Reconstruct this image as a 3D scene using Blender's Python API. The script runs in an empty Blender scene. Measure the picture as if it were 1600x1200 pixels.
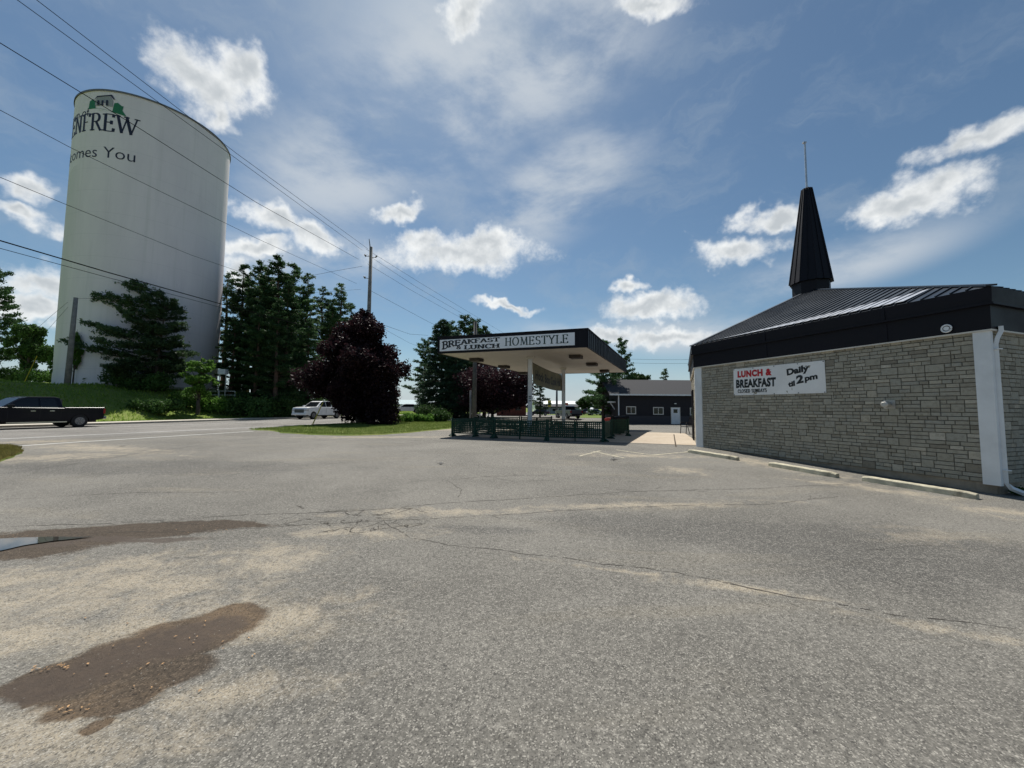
import bpy, bmesh, math, random
import numpy as np
from mathutils import Vector, Matrix

SC = bpy.context.scene
COL = SC.collection
R = math.radians
H0 = 1.37                      # camera height over the far ground (the lot dips 0.24 m under the camera)
FPX = 600.0; PITCH = R(3.70); ROLL = R(0.42)
# ------------------------------------------------------------------ camera
cam = bpy.data.cameras.new('camera'); camo = bpy.data.objects.new('camera', cam); COL.objects.link(camo)
cam.sensor_width = 36; cam.lens = 36 * FPX / 1600; cam.clip_start = 0.05; cam.clip_end = 6000
CAMM = Matrix.Rotation(R(90) + PITCH, 3, 'X') @ Matrix.Rotation(ROLL, 3, 'Z')
camo.matrix_world = Matrix.Translation((0, 0, H0)) @ CAMM.to_4x4()
SC.camera = camo

def ray(px, py):
    return (CAMM @ Vector(((px - 800) / FPX, (600 - py) / FPX, -1))).normalized()
def at(px, py, Y):
    r = ray(px, py); t = Y / r.y
    return Vector((r.x * t, Y, H0 + r.z * t))
def azel(px, py):
    r = ray(px, py); return math.atan2(r.x, r.y), math.asin(r.z)

# ------------------------------------------------------------------ light
SUN_AZ = R(-15); SUN_EL = R(59)
SC.view_settings.view_transform = 'Standard'; SC.view_settings.look = 'None'
SC.view_settings.exposure = 0.52; SC.view_settings.gamma = 1
sl = bpy.data.lights.new('sun', 'SUN'); sl.energy = 4.2; sl.angle = R(0.5); sl.color = (1.0, .955, .88)
so = bpy.data.objects.new('sun', sl); COL.objects.link(so)
sdir = Vector((math.sin(SUN_AZ) * math.cos(SUN_EL), math.cos(SUN_AZ) * math.cos(SUN_EL), math.sin(SUN_EL)))
so.rotation_euler = sdir.to_track_quat('Z', 'Y').to_euler()

class NT:
    """tiny node-tree helper"""
    def __init__(s, tree): s.t = tree; s.L = tree.links
    def n(s, typ, **kw):
        nd = s.t.nodes.new(typ)
        ins = kw.pop('ins', {})
        for k, v in kw.items(): setattr(nd, k, v)
        for k, v in ins.items():
            if hasattr(v, 'is_linked') or hasattr(v, 'links'): s.L.new(v, nd.inputs[k])
            else: nd.inputs[k].default_value = v
        return nd
    def m(s, op, a, b=0.0, c=None, clamp=False):
        nd = s.t.nodes.new('ShaderNodeMath'); nd.operation = op; nd.use_clamp = clamp
        for i, v in enumerate((a, b, c)):
            if v is None: continue
            if hasattr(v, 'links'): s.L.new(v, nd.inputs[i])
            else: nd.inputs[i].default_value = v
        return nd.outputs[0]
    def ss(s, v, a, b, x=0., y=1.):
        nd = s.t.nodes.new('ShaderNodeMapRange'); nd.interpolation_type = 'SMOOTHSTEP'
        s.L.new(v, nd.inputs[0])
        for i, q in enumerate((a, b, x, y)): nd.inputs[i + 1].default_value = q
        return nd.outputs[0]
    def mix(s, f, a, b, blend='MIX'):
        nd = s.t.nodes.new('ShaderNodeMix'); nd.data_type = 'RGBA'; nd.blend_type = blend
        for i, v in ((0, f), (6, a), (7, b)):
            if hasattr(v, 'links'): s.L.new(v, nd.inputs[i])
            else: nd.inputs[i].default_value = v if i == 0 else (tuple(v) + (1,) if len(v) == 3 else v)
        return nd.outputs[2]
    def noise(s, vec, scale, det=4, rough=.55, dist=0.):
        nd = s.n('ShaderNodeTexNoise', ins={'Scale': scale, 'Detail': det, 'Roughness': rough, 'Distortion': dist})
        if vec is not None: s.L.new(vec, nd.inputs['Vector'])
        return nd.outputs['Fac']
    def mapping(s, vec, scale=(1, 1, 1), loc=(0, 0, 0), rot=(0, 0, 0), typ='POINT'):
        nd = s.n('ShaderNodeMapping', vector_type=typ); s.L.new(vec, nd.inputs['Vector'])
        nd.inputs['Location'].default_value = loc; nd.inputs['Rotation'].default_value = rot; nd.inputs['Scale'].default_value = scale
        return nd.outputs[0]

# ------------------------------------------------------------------ sky (clouds live in the world, by direction)
W = bpy.data.worlds.new('World'); SC.world = W; W.use_nodes = True
W.node_tree.nodes.clear(); w = NT(W.node_tree)
sky = w.n('ShaderNodeTexSky', sky_type='NISHITA'); sky.sun_disc = False
sky.sun_elevation = SUN_EL; sky.sun_rotation = SUN_AZ; sky.altitude = 100; sky.air_density = 1.0; sky.dust_density = 0.6; sky.ozone_density = 1.6
tc = w.n('ShaderNodeTexCoord').outputs['Generated']
sep = w.n('ShaderNodeSeparateXYZ'); w.L.new(tc, sep.inputs[0])
azn = w.m('ARCTAN2', sep.outputs[0], sep.outputs[1]); eln = w.m('ARCSINE', sep.outputs[2])
comb = w.n('ShaderNodeCombineXYZ'); w.L.new(azn, comb.inputs[0]); w.L.new(eln, comb.inputs[1]); AE = comb.outputs[0]
nwarp = w.n('ShaderNodeTexNoise', ins={'Scale': 9., 'Detail': 4., 'Roughness': .6}); w.L.new(tc, nwarp.inputs['Vector'])
wv = w.n('ShaderNodeVectorMath', operation='MULTIPLY_ADD'); w.L.new(nwarp.outputs['Color'], wv.inputs[0])
wv.inputs[1].default_value = (.16, .12, 0); wv.inputs[2].default_value = (-.08, -.06, 0)
wa = w.n('ShaderNodeVectorMath', operation='ADD'); w.L.new(AE, wa.inputs[0]); w.L.new(wv.outputs[0], wa.inputs[1]); AEw = wa.outputs[0]
def blobs(lst, vec, grow=1.):
    cur = None
    for (cx, cy, rx, ry, rot) in lst:
        rx *= grow; ry *= grow
        a0, e0 = azel(cx, cy)
        ca, sa = math.cos(rot), math.sin(rot)
        a1, e1 = azel(cx + rx * ca, cy - rx * sa); a2, e2 = azel(cx - ry * sa, cy - ry * ca)
        L1 = math.hypot(a1 - a0, e1 - e0); L2 = math.hypot(a2 - a0, e2 - e0)
        mp = w.mapping(vec, scale=(L1, L2, 1), loc=(a0, e0, 0), rot=(0, 0, math.atan2(e1 - e0, a1 - a0)), typ='TEXTURE')
        ln = w.n('ShaderNodeVectorMath', operation='LENGTH'); w.L.new(mp, ln.inputs[0])
        cur = ln.outputs['Value'] if cur is None else w.m('SMOOTH_MIN', cur, ln.outputs['Value'], .25)
    return cur
puffs = [(300, 108, 58, 50, 0), (335, 135, 62, 66, .2), (368, 100, 34, 36, 0), (350, 182, 32, 30, 0), (715, 395, 118, 30, .04), (660, 375, 45, 22, 0), (760, 378, 50, 24, 0),
         (1420, 322, 130, 26, .27), (1490, 285, 75, 32, .25), (1560, 200, 130, 26, .35), (1150, 392, 72, 22, .08), (1205, 340, 50, 16, .1),
         (1020, 478, 68, 20, .12), (978, 446, 24, 13, 0), (1040, 528, 85, 15, .05), (960, 520, 50, 12, 0), (420, 345, 50, 20, -.3), (480, 375, 50, 22, -.2), (400, 385, 40, 14, 0),
         (625, 322, 34, 16, .3), (385, 430, 28, 26, 0), (45, 300, 60, 22, -.3), (30, 440, 60, 30, -.1), (20, 480, 70, 24, 0), (60, 350, 50, 14, -.2), (1020, 12, 60, 22, 0), (730, 20, 30, 26, .5), (790, 480, 50, 8, 0)]
dB = blobs(puffs, AEw, 1.03)
fb = w.m('ADD', w.m('MULTIPLY', w.noise(tc, 13., 4, .55, .3), .55), w.m('MULTIPLY', w.noise(tc, 42., 7, .66), .5))
den = w.m('ADD', w.m('SUBTRACT', 1.0, dB), w.m('MULTIPLY', w.m('SUBTRACT', fb, .51), 1.9))
cmask = w.ss(den, -.32, .62)
core = w.ss(w.m('SUBTRACT', w.m('ADD', w.m('SUBTRACT', 1.15, dB), w.m('MULTIPLY', w.m('SUBTRACT', w.noise(tc, 20., 6, .6), .5), 1.6)), 0.), .1, 1.2)
# thin high veil streaked up to the right, brightest near the sun
veil_r = blobs([(720, 120, 330, 150, .8), (860, 60, 260, 140, .7), (860, 300, 190, 80, .6), (560, 250, 200, 120, .6), (1020, 525, 330, 32, .03), (480, 400, 160, 50, 0), (1300, 420, 260, 40, .3)], AE)
veil_c = w.mapping(AE, scale=(1.5, 3.6, 1), rot=(0, 0, -.8))
vn = w.noise(veil_c, 1.9, 8, .60, .15)
veil = w.m('MULTIPLY', w.ss(vn, .34, .66), w.ss(veil_r, 1.3, .3), clamp=True)
vn2 = w.noise(w.mapping(AEw, scale=(1.4, 3.4, 1), rot=(0, 0, -.5), loc=(3, 1, 0)), 2.2, 7, .64, .4)
veil_all = w.m('MULTIPLY', w.ss(vn2, .45, .72), .30)
# sky tint
skyc = w.mix(1.0, sky.outputs[0], (.56, .655, .66), 'MULTIPLY')
hz = w.ss(sep.outputs[2], .16, -.02)
skyc = w.mix(w.m('MULTIPLY', hz, .75), skyc, (4.5, 5.1, 5.9))
# broad whitening towards the horizon is the sky model's own; clouds are mixed over it
c1 = w.mix(veil_all, skyc, (3.3, 3.9, 4.5))
c2 = w.mix(w.m('MULTIPLY', veil, .80), c1, (5.0, 5.4, 5.8))
white = w.mix(core, (8.2, 8.3, 8.2), (4.6, 4.9, 5.1))
c3 = w.mix(w.m('MULTIPLY', cmask, .93), c2, white)
bg = w.n('ShaderNodeBackground'); w.L.new(c3, bg.inputs['Color']); bg.inputs['Strength'].default_value = .085
wo = w.n('ShaderNodeOutputWorld'); w.L.new(bg.outputs[0], wo.inputs[0])

# ------------------------------------------------------------------ object helpers
def tag(o, label=None, cat=None, group=None, kind=None):
    if label: o['label'] = label
    if cat: o['category'] = cat
    if group: o['group'] = group
    if kind: o['kind'] = kind
    return o
def empty(name, label, cat, loc=(0, 0, 0), rz=0, group=None):
    o = bpy.data.objects.new(name, None); COL.objects.link(o); o.location = loc; o.rotation_euler = (0, 0, rz); o.empty_display_size = .2
    return tag(o, label, cat, group)
class MB:
    def __init__(s): s.v = []; s.f = []; s.mi = []; s.cur = 0
    def add(s, vs, fs):
        b = len(s.v); s.v += [tuple(p) for p in vs]
        for f in fs: s.f.append(tuple(b + i for i in f)); s.mi.append(s.cur)
        return s
    def box(s, x0, x1, y0, y1, z0, z1, M=None):
        vs = [(x, y, z) for z in (z0, z1) for (x, y) in ((x0, y0), (x1, y0), (x1, y1), (x0, y1))]
        if M is not None: vs = [M @ Vector(p) for p in vs]
        return s.add(vs, [(3, 2, 1, 0), (4, 5, 6, 7), (0, 1, 5, 4), (1, 2, 6, 5), (2, 3, 7, 6), (3, 0, 4, 7)])
    def bar(s, a, b, wd, ht, up=(0, 0, 1)):
        """box of cross-section wd x ht from a to b"""
        a = Vector(a); b = Vector(b); d = (b - a); L = d.length; d.normalize(); up = Vector(up)
        if abs(d.dot(up)) > .98: up = Vector((1, 0, 0))
        sd = d.cross(up).normalized(); u = sd.cross(d)
        M = Matrix(((sd.x, d.x, u.x, a.x), (sd.y, d.y, u.y, a.y), (sd.z, d.z, u.z, a.z), (0, 0, 0, 1)))
        return s.box(-wd / 2, wd / 2, 0, L, -ht / 2, ht / 2, M)
    def tube(s, pts, rad, n=8, cap=True):
        pts = [Vector(p) for p in pts]; k = len(pts)
        if not hasattr(rad, '__len__'): rad = [rad] * k
        vs = []
        for i, p in enumerate(pts):
            d = (pts[min(i + 1, k - 1)] - pts[max(i - 1, 0)]).normalized()
            up = Vector((0, 0, 1)) if abs(d.z) < .95 else Vector((1, 0, 0))
            a = d.cross(up).normalized(); b = d.cross(a)
            for j in range(n):
                t = 2 * math.pi * j / n; vs.append(p + (a * math.cos(t) + b * math.sin(t)) * rad[i])
        fs = [(i * n + j, i * n + (j + 1) % n, (i + 1) * n + (j + 1) % n, (i + 1) * n + j) for i in range(k - 1) for j in range(n)]
        if cap: fs += [tuple(range(n - 1, -1, -1)), tuple((k - 1) * n + j for j in range(n))]
        return s.add(vs, fs)
    def prism(s, poly, y0, y1, M=None, poly2=None):
        """poly of (x,z) extruded along y from y0 to y1; poly2 = other end's outline"""
        n = len(poly); p2 = poly2 or poly
        vs = [(x, y0, z) for x, z in poly] + [(x, y1, z) for x, z in p2]
        if M is not None: vs = [M @ Vector(p) for p in vs]
        fs = [(i, (i + 1) % n, n + (i + 1) % n, n + i) for i in range(n)] + [tuple(range(n - 1, -1, -1)), tuple(range(n, 2 * n))]
        return s.add(vs, fs)
    def vprism(s, poly, z0, z1, poly2=None):
        n = len(poly); p2 = poly2 or poly
        vs = [(x, y, z0) for x, y in poly] + [(x, y, z1) for x, y in p2]
        fs = [(i, (i + 1) % n, n + (i + 1) % n, n + i) for i in range(n)] + [tuple(range(n - 1, -1, -1)), tuple(range(n, 2 * n))]
        return s.add(vs, fs)
    def build(s, name, mats, parent=None, smooth=False, bevel=0, M=None, fix=True):
        me = bpy.data.meshes.new(name); me.from_pydata(s.v, [], s.f)
        if not isinstance(mats, (list, tuple)): mats = [mats]
        for m in mats: me.materials.append(m)
        me.polygons.foreach_set('material_index', s.mi)
        if fix:
            bm = bmesh.new(); bm.from_mesh(me); bmesh.ops.recalc_face_normals(bm, faces=bm.faces); bm.to_mesh(me); bm.free()
        if smooth: me.polygons.foreach_set('use_smooth', [True] * len(me.polygons))
        o = bpy.data.objects.new(name, me); COL.objects.link(o)
        if parent is not None: o.parent = parent
        if bevel:
            md = o.modifiers.new('bevel', 'BEVEL'); md.width = bevel; md.segments = 2; md.limit_method = 'ANGLE'; md.angle_limit = R(35)
            md.harden_normals = False
        return o
def kids(o): return [c for c in bpy.data.objects if c.parent == o]
def copy_tree(o, parent=None):
    c = o.copy(); COL.objects.link(c); c.parent = parent
    for ch in kids(o): copy_tree(ch, c)
    return c

# ------------------------------------------------------------------ materials
def mat(name, col, rough=.7, metal=0., spec=.5, var=.0, vs=3., bump=0., bs=40., coat=0., obj=True, dirt=None):
    m = bpy.data.materials.new(name); m.use_nodes = True; t = m.node_tree; b = t.nodes['Principled BSDF']; q = NT(t)
    b.inputs['Roughness'].default_value = rough; b.inputs['Metallic'].default_value = metal
    b.inputs['Specular IOR Level'].default_value = spec; b.inputs['Coat Weight'].default_value = coat
    cc = q.n('ShaderNodeTexCoord').outputs['Object']
    c = tuple(col)
    if var > 0:
        nz = q.noise(cc, vs, 5, .6)
        lo = tuple(x * (1 - var) for x in c); hi = tuple(min(1, x * (1 + var)) for x in c)
        out = q.mix(q.ss(nz, .3, .7), lo, hi)
        if dirt:
            n2 = q.noise(cc, vs * .4, 6, .7, .5)
            out = q.mix(q.m('MULTIPLY', q.ss(n2, .5, .72), dirt[1]), out, dirt[0])
        q.L.new(out, b.inputs['Base Color'])
        q.L.new(q.ss(nz, .2, .8, max(0, rough - .08), min(1, rough + .1)), b.inputs['Roughness'])
    else: b.inputs['Base Color'].default_value = c + (1,)
    if bump > 0:
        bp = q.n('ShaderNodeBump', ins={'Strength': bump, 'Distance': .02}); q.L.new(q.noise(cc, bs, 4, .6), bp.inputs['Height'])
        q.L.new(bp.outputs[0], b.inputs['Normal'])
    return m
def leafmat(name, c1, c2, c3, trans=.25, sc=.9):
    m = bpy.data.materials.new(name); m.use_nodes = True; t = m.node_tree; t.nodes.clear(); q = NT(t)
    cc = q.n('ShaderNodeTexCoord').outputs['Object']
    a = q.noise(cc, sc, 3, .6); f = q.noise(cc, sc * 9, 2, .6)
    col = q.mix(q.ss(a, .35, .65), c1, c2); col = q.mix(q.m('MULTIPLY', q.ss(f, .52, .75), .8), col, c3)
    oi = q.n('ShaderNodeObjectInfo')
    hv = q.n('ShaderNodeHueSaturation'); q.L.new(col, hv.inputs['Color'])
    q.L.new(q.ss(oi.outputs['Random'], 0, 1, .8, 1.25), hv.inputs['Value'])
    d = q.n('ShaderNodeBsdfPrincipled'); q.L.new(hv.outputs[0], d.inputs['Base Color']); d.inputs['Roughness'].default_value = .55; d.inputs['Specular IOR Level'].default_value = .12
    tr = q.n('ShaderNodeBsdfTranslucent'); q.L.new(hv.outputs[0], tr.inputs['Color'])
    mx = q.n('ShaderNodeMixShader'); mx.inputs[0].default_value = trans; q.L.new(d.outputs[0], mx.inputs[1]); q.L.new(tr.outputs[0], mx.inputs[2])
    o = q.n('ShaderNodeOutputMaterial'); q.L.new(mx.outputs[0], o.inputs[0])
    return m
M = {}
M['bark'] = mat('bark', (.075, .058, .045), .9, var=.4, vs=6, bump=.5, bs=30)
M['pinebark'] = mat('pine_bark', (.11, .07, .05), .9, var=.4, vs=5)
M['pine'] = leafmat('pine_needles', (0.0316, 0.0737, 0.0281), (0.0597, 0.1158, 0.0439), (0.1053, 0.1668, 0.0632), .36)
M['pine2'] = leafmat('pine_needles_grey', (0.0421, 0.0810, 0.0356), (0.0745, 0.1264, 0.0551), (0.1296, 0.1782, 0.0810), .36)
M['spruce'] = leafmat('spruce_needles', (0.0237, 0.0558, 0.0304), (0.0439, 0.0845, 0.0473), (0.0761, 0.1183, 0.0642), .3)
M['leaf'] = leafmat('green_leaves', (0.0490, 0.1050, 0.0210), (0.0840, 0.1680, 0.0350), (0.1400, 0.2380, 0.0560), .35)
M['leafdark'] = leafmat('dark_green_leaves', (0.0360, 0.0756, 0.0216), (0.0630, 0.1260, 0.0324), (0.0990, 0.1800, 0.0504), .3)
M['lime'] = leafmat('lime_leaves', (0.0990, 0.2090, 0.0330), (0.1430, 0.2860, 0.0550), (0.2200, 0.3630, 0.0880), .45)
M['maroon'] = leafmat('maroon_leaves', (0.0187, 0.0112, 0.0150), (0.0325, 0.0150, 0.0187), (0.0688, 0.0250, 0.0275), .34, 1.2)
M['grassblade'] = leafmat('grass_blades', (0.1000, 0.1500, 0.0300), (0.1500, 0.2000, 0.0500), (0.2300, 0.2400, 0.1000), .4, .6)
M['dryblade'] = leafmat('dry_grass_blades', (0.1430, 0.1320, 0.0385), (0.1870, 0.1650, 0.0550), (0.2420, 0.2090, 0.0990), .4, .6)
M['white'] = mat('white_paint', (.72, .74, .75), .45, var=.07, vs=2)
M['offwhite'] = mat('off_white_paint', (.62, .59, .53), .6, var=.1, vs=1.5)
M['soffit'] = mat('canopy_soffit', (.62, .56, .49), .55, var=.06, vs=.7, dirt=((.42, .33, .24), .5))
M['black'] = mat('black_metal', (.0065, .0062, .0105), .55, spec=.22, var=.2, vs=1.2)
M['roofm'] = mat('dark_roof_metal', (.020, .030, .044), .42, .3, spec=.4, var=.12, vs=.8)
M['galv'] = mat('galvanised', (.55, .56, .57), .35, .7, var=.1)
M['greypole'] = mat('weathered_wood', (.20, .19, .175), .9, var=.25, vs=3, bump=.4, bs=25)
M['steel'] = mat('grey_steel', (.16, .16, .165), .5, .3, var=.15)
M['darkwood'] = mat('dark_weathered_wood', (.10, .095, .09), .9, var=.25, vs=3)
M['bankblade'] = leafmat('bank_grass_blades', (0.1400, 0.2300, 0.0350), (0.2100, 0.3100, 0.0500), (0.3000, 0.3300, 0.0900), .5, .5)
M['wire'] = mat('wire', (.008, .008, .009), .95, spec=0.)
M['foundation'] = mat('foundation_concrete', (.30, .25, .19), .9, var=.3, vs=2.5, bump=.4, bs=25)
M['concrete'] = mat('concrete', (.44, .40, .33), .9, var=.18, vs=3, bump=.4, bs=60, dirt=((.20, .17, .13), .6))
M['stopconc'] = mat('kerb_stop_concrete', (.50, .46, .34), .92, var=.22, vs=6, bump=.6, bs=50, dirt=((.16, .14, .10), .7))
M['wood'] = mat('table_wood', (.20, .12, .07), .75, var=.35, vs=4)
M['fencegreen'] = mat('green_plastic', (.012, .045, .030), .6, spec=.2, var=.2, vs=6)
M['rubber'] = mat('rubber', (.015, .015, .016), .8)
M['rim'] = mat('rim_alloy', (.45, .45, .46), .3, .8)
M['glass'] = mat('dark_glass', (.010, .012, .015), .08, spec=.45)
M['rimdish'] = mat('rim_dish', (.22, .22, .23), .4, .5)
M['chrome'] = mat('chrome', (.6, .6, .62), .12, 1.)
M['navy'] = mat('navy_car_paint', (.003, .0035, .009), .3, spec=.22, coat=.12)
M['carwhite'] = mat('white_car_paint', (.80, .81, .82), .3, coat=.5, var=.04)
M['cargrey'] = mat('grey_car_paint', (.10, .12, .15), .3, .3, coat=.5)
M['carsilver'] = mat('silver_car_paint', (.35, .37, .40), .3, .4, coat=.5)
M['cardark'] = mat('dark_car_paint', (.02, .016, .035), .25, .2, coat=.6)
M['redl'] = mat('red_lens', (.30, .01, .01), .2)
M['clearl'] = mat('headlamp_lens', (.5, .5, .5), .1)
M['redp'] = mat('red_paint', (.45, .035, .02), .4, var=.1)
M['yellowp'] = mat('yellow_paint', (.55, .42, .04), .5, var=.1)
M['siding'] = mat('charcoal_siding', (.026, .025, .029), .7, spec=.2, var=.12, vs=1)
M['shingle'] = mat('shingles', (.032, .032, .036), .9, var=.35, vs=9, bump=.3, bs=30)
M['lampbox'] = mat('lamp_box', (.035, .025, .02), .6)
M['plasticblk'] = mat('black_plastic', (.010, .010, .012), .6, spec=.25, var=.2)
M['inkblack'] = mat('sign_black', (.010, .014, .016), .6)
M['inkgreen'] = mat('sign_dark_green', (.008, .04, .035), .6)
M['inkred'] = mat('sign_red', (.50, .012, .022), .6)
M['inknavy'] = mat('tower_navy', (.01, .014, .04), .6)
M['logogreen'] = mat('tower_green', (.015, .16, .07), .6)
M['signwhite'] = mat('sign_white', (.78, .80, .83), .5, var=.05, vs=1.5)
M['vinyl'] = mat('banner_vinyl', (.80, .80, .79), .45, var=.06, vs=1.2)
M['olivebanner'] = mat('olive_banner', (.17, .16, .10), .7, var=.25, vs=2)
M['hood'] = mat('vent_metal', (.5, .48, .44), .5, .4, var=.2)
M['farblue'] = mat('blue_siding', (.20, .24, .30), .7, var=.1)
M['farroof'] = mat('teal_roof', (.22, .32, .34), .6, var=.1)
M['farbrick'] = mat('red_brick_far', (.16, .05, .035), .9, var=.3)
# ------------------------------------------------------------------ terrain function
C0 = np.array((-30.0, 26.0)); D0 = np.array((math.sin(R(18)), math.cos(R(18)))); N0 = np.array((D0[1], -D0[0]))
def ss(a, b, x):
    t = np.clip((np.asarray(x, float) - a) / (b - a), 0, 1); return t * t * (3 - 2 * t)
def so_(x, y):
    dx = np.asarray(x, float) - C0[0]; dy = np.asarray(y, float) - C0[1]
    return dx * D0[0] + dy * D0[1], dx * N0[0] + dy * N0[1]
def g(x, y):
    s, o = so_(x, y)
    z = -.24 * (1 - ss(5.5, 15, y)) - .34 * ss(22, 42, y) * ss(-3, 8, x) * (1 - ss(48, 58, y)) + .10 * ss(22, 45, y) * (1 - ss(-16, -8, x))
    z = z + ss(2.6, 15.5, -o) * (3.3 - 2.2 * ss(22, 50, s)) + .9 * ss(14, 40, -o)
    z = z + .35 * ss(2, 8, -o) * (np.sin(x * .9) * np.cos(y * .7) * .5)
    return z
def gz(x, y): return float(g(x, y))
def gnd(px, py):
    r = ray(px, py); z = 0.
    for _ in range(25):
        t = (z - H0) / r.z; x, y = r.x * t, r.y * t
        z = .5 * z + .5 * gz(x, y)
    return Vector((x, y, z))
def RF(s, o): p = C0 + s * D0 + o * N0; return float(p[0]), float(p[1])

def grid_sheet(name, S, O, m, dz=0., kind='structure'):
    S = np.array(S); O = np.array(O); ns, no = len(S), len(O)
    ss_, oo = np.meshgrid(S, O, indexing='ij')
    x = C0[0] + ss_ * D0[0] + oo * N0[0]; y = C0[1] + ss_ * D0[1] + oo * N0[1]; z = g(x, y) + dz
    v = np.stack([x, y, z], -1).reshape(-1, 3)
    mb = MB(); mb.v = [tuple(map(float, p)) for p in v]
    mb.f = [(i * no + j, i * no + j + 1, (i + 1) * no + j + 1, (i + 1) * no + j) for i in range(ns - 1) for j in range(no - 1)]
    mb.mi = [0] * len(mb.f)
    o = mb.build(name, m, smooth=True, fix=False)
    me = o.data
    if me.polygons[0].normal.z < 0: me.flip_normals()
    tag(o, kind=kind); return o
def spaced(a, b, fine0, fine1, df, dc):
    out = [a]; x = a
    while x < b:
        d = df if fine0 <= x <= fine1 else min(dc, df + .18 * min(abs(x - fine0), abs(x - fine1)))
        x += d; out.append(min(x, b))
    return out

# ------------------------------------------------------------------ ground materials
def asphalt(name, base, tan_blobs, dark_blobs, tint=1.0, damp=None, mud=None):
    m = bpy.data.materials.new(name); m.use_nodes = True; t = m.node_tree; b = t.nodes['Principled BSDF']; q = NT(t)
    pos = q.n('ShaderNodeNewGeometry').outputs['Position']
    wn = q.n('ShaderNodeTexNoise', ins={'Scale': .9, 'Detail': 5., 'Roughness': .65}); q.L.new(pos, wn.inputs['Vector'])
    wv = q.n('ShaderNodeVectorMath', operation='MULTIPLY_ADD'); q.L.new(wn.outputs['Color'], wv.inputs[0]); wv.inputs[1].default_value = (.6, .6, 0); wv.inputs[2].default_value = (-.3, -.3, 0)
    wa = q.n('ShaderNodeVectorMath', operation='ADD'); q.L.new(pos, wa.inputs[0]); q.L.new(wv.outputs[0], wa.inputs[1]); posw = wa.outputs[0]
    def bl(lst):
        cur = None
        for (cx, cy, rx, ry, rot) in lst:
            mp = q.mapping(posw, scale=(rx, ry, 1e4), loc=(cx, cy, 0), rot=(0, 0, rot), typ='TEXTURE')
            ln = q.n('ShaderNodeVectorMath', operation='LENGTH'); q.L.new(mp, ln.inputs[0]); v = ln.outputs['Value']
            cur = v if cur is None else q.m('MINIMUM', cur, v)
        return cur
    big = q.noise(pos, .28, 6, .62, .4); mid = q.noise(pos, 1.7, 6, .65, .3); vlong = q.noise(q.mapping(pos, scale=(.35, 1.6, 1), rot=(0, 0, .3)), .8, 5, .6, .5)
    sp = q.n('ShaderNodeTexVoronoi', ins={'Scale': 135.}); q.L.new(pos, sp.inputs['Vector'])
    spk = q.n('ShaderNodeSeparateColor'); q.L.new(sp.outputs['Color'], spk.inputs[0])
    sp2 = q.noise(pos, 260., 2, .7)
    lo = tuple(x * .72 * tint for x in base); hi = tuple(x * 1.22 * tint for x in base)
    c = q.mix(q.ss(big, .33, .68), lo, hi)
    c = q.mix(q.m('MULTIPLY', q.ss(mid, .5, .75), .45), c, tuple(x * 1.35 for x in base))
    c = q.mix(q.m('MULTIPLY', q.ss(vlong, .52, .72), .4), c, (base[0] * 1.5, base[1] * 1.38, base[2] * 1.15))
    tanc = (.42, .36, .265)
    if tan_blobs:
        tf = q.ss(q.m('ADD', bl(tan_blobs), q.m('MULTIPLY', q.m('SUBTRACT', q.noise(pos, 2.6, 8, .72, .6), .5), 4.2)), 1.15, -.25)
        c = q.mix(q.m('MULTIPLY', tf, .85), c, tanc)
    if dark_blobs:
        df = q.ss(q.m('ADD', bl(dark_blobs), q.m('MULTIPLY', q.m('SUBTRACT', mid, .5), .8)), 1.05, .55)
        c = q.mix(q.m('MULTIPLY', df, .72), c, q.mix(1., c, (.52, .53, .56), 'MULTIPLY'))
    gn = q.noise(pos, 26., 6, .85); c = q.mix(q.m('MULTIPLY', q.ss(gn, .51, .64), .7), c, tuple(x * 1.9 for x in base)); c = q.mix(q.m('MULTIPLY', q.ss(gn, .49, .36), .75), c, tuple(x * .38 for x in base))
    # aggregate: light and dark stones
    s1 = q.ss(spk.outputs[0], .76, .95); s2 = q.ss(spk.outputs[1], .28, .05)
    c = q.mix(q.m('MULTIPLY', s1, .58), c, (.47, .445, .39)); c = q.mix(q.m('MULTIPLY', s2, .6), c, (.03, .028, .027))
    c = q.mix(q.m('MULTIPLY', q.ss(sp2, .38, .66), .3), c, (.05, .05, .05))
    rgh = None
    if damp:
        fine = q.m('MULTIPLY', q.m('SUBTRACT', q.noise(pos, 5., 8, .7, .4), .5), .75)
        d1 = q.ss(q.m('ADD', bl(damp), fine), 1.13, .84); d2 = q.ss(q.m('ADD', bl(mud), q.m('MULTIPLY', fine, 1.6)), 1.15, .6)
        c = q.mix(q.m('MULTIPLY', d1, .90), c, q.mix(1.0, c, (.36, .27, .20), 'MULTIPLY'))
        c = q.mix(q.m('MULTIPLY', d2, .80), c, q.mix(q.noise(pos, 16, 6, .8), (.012, .008, .006), (.085, .056, .036)))
        rgh = q.m('SUBTRACT', .88, q.m('MULTIPLY', d2, .22))
    q.L.new(c, b.inputs['Base Color']); b.inputs['Roughness'].default_value = .88; b.inputs['Specular IOR Level'].default_value = .25
    if rgh is not None: q.L.new(rgh, b.inputs['Roughness'])
    h = q.m('ADD', q.m('MULTIPLY', spk.outputs[0], .5), q.m('MULTIPLY', sp2, .7))
    bp = q.n('ShaderNodeBump', ins={'Strength': .7, 'Distance': .006}); q.L.new(h, bp.inputs['Height'])
    bp2 = q.n('ShaderNodeBump', ins={'Strength': .35, 'Distance': .05}); q.L.new(mid, bp2.inputs['Height']); q.L.new(bp.outputs[0], bp2.inputs['Normal'])
    q.L.new(bp2.outputs[0], b.inputs['Normal'])
    return m
def G2(px, py): p = gnd(px, py); return (p.x, p.y)
def gblob(px, py, rxm, rym, rot=0.): p = gnd(px, py); return (p.x, p.y, rxm, rym, rot)
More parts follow.
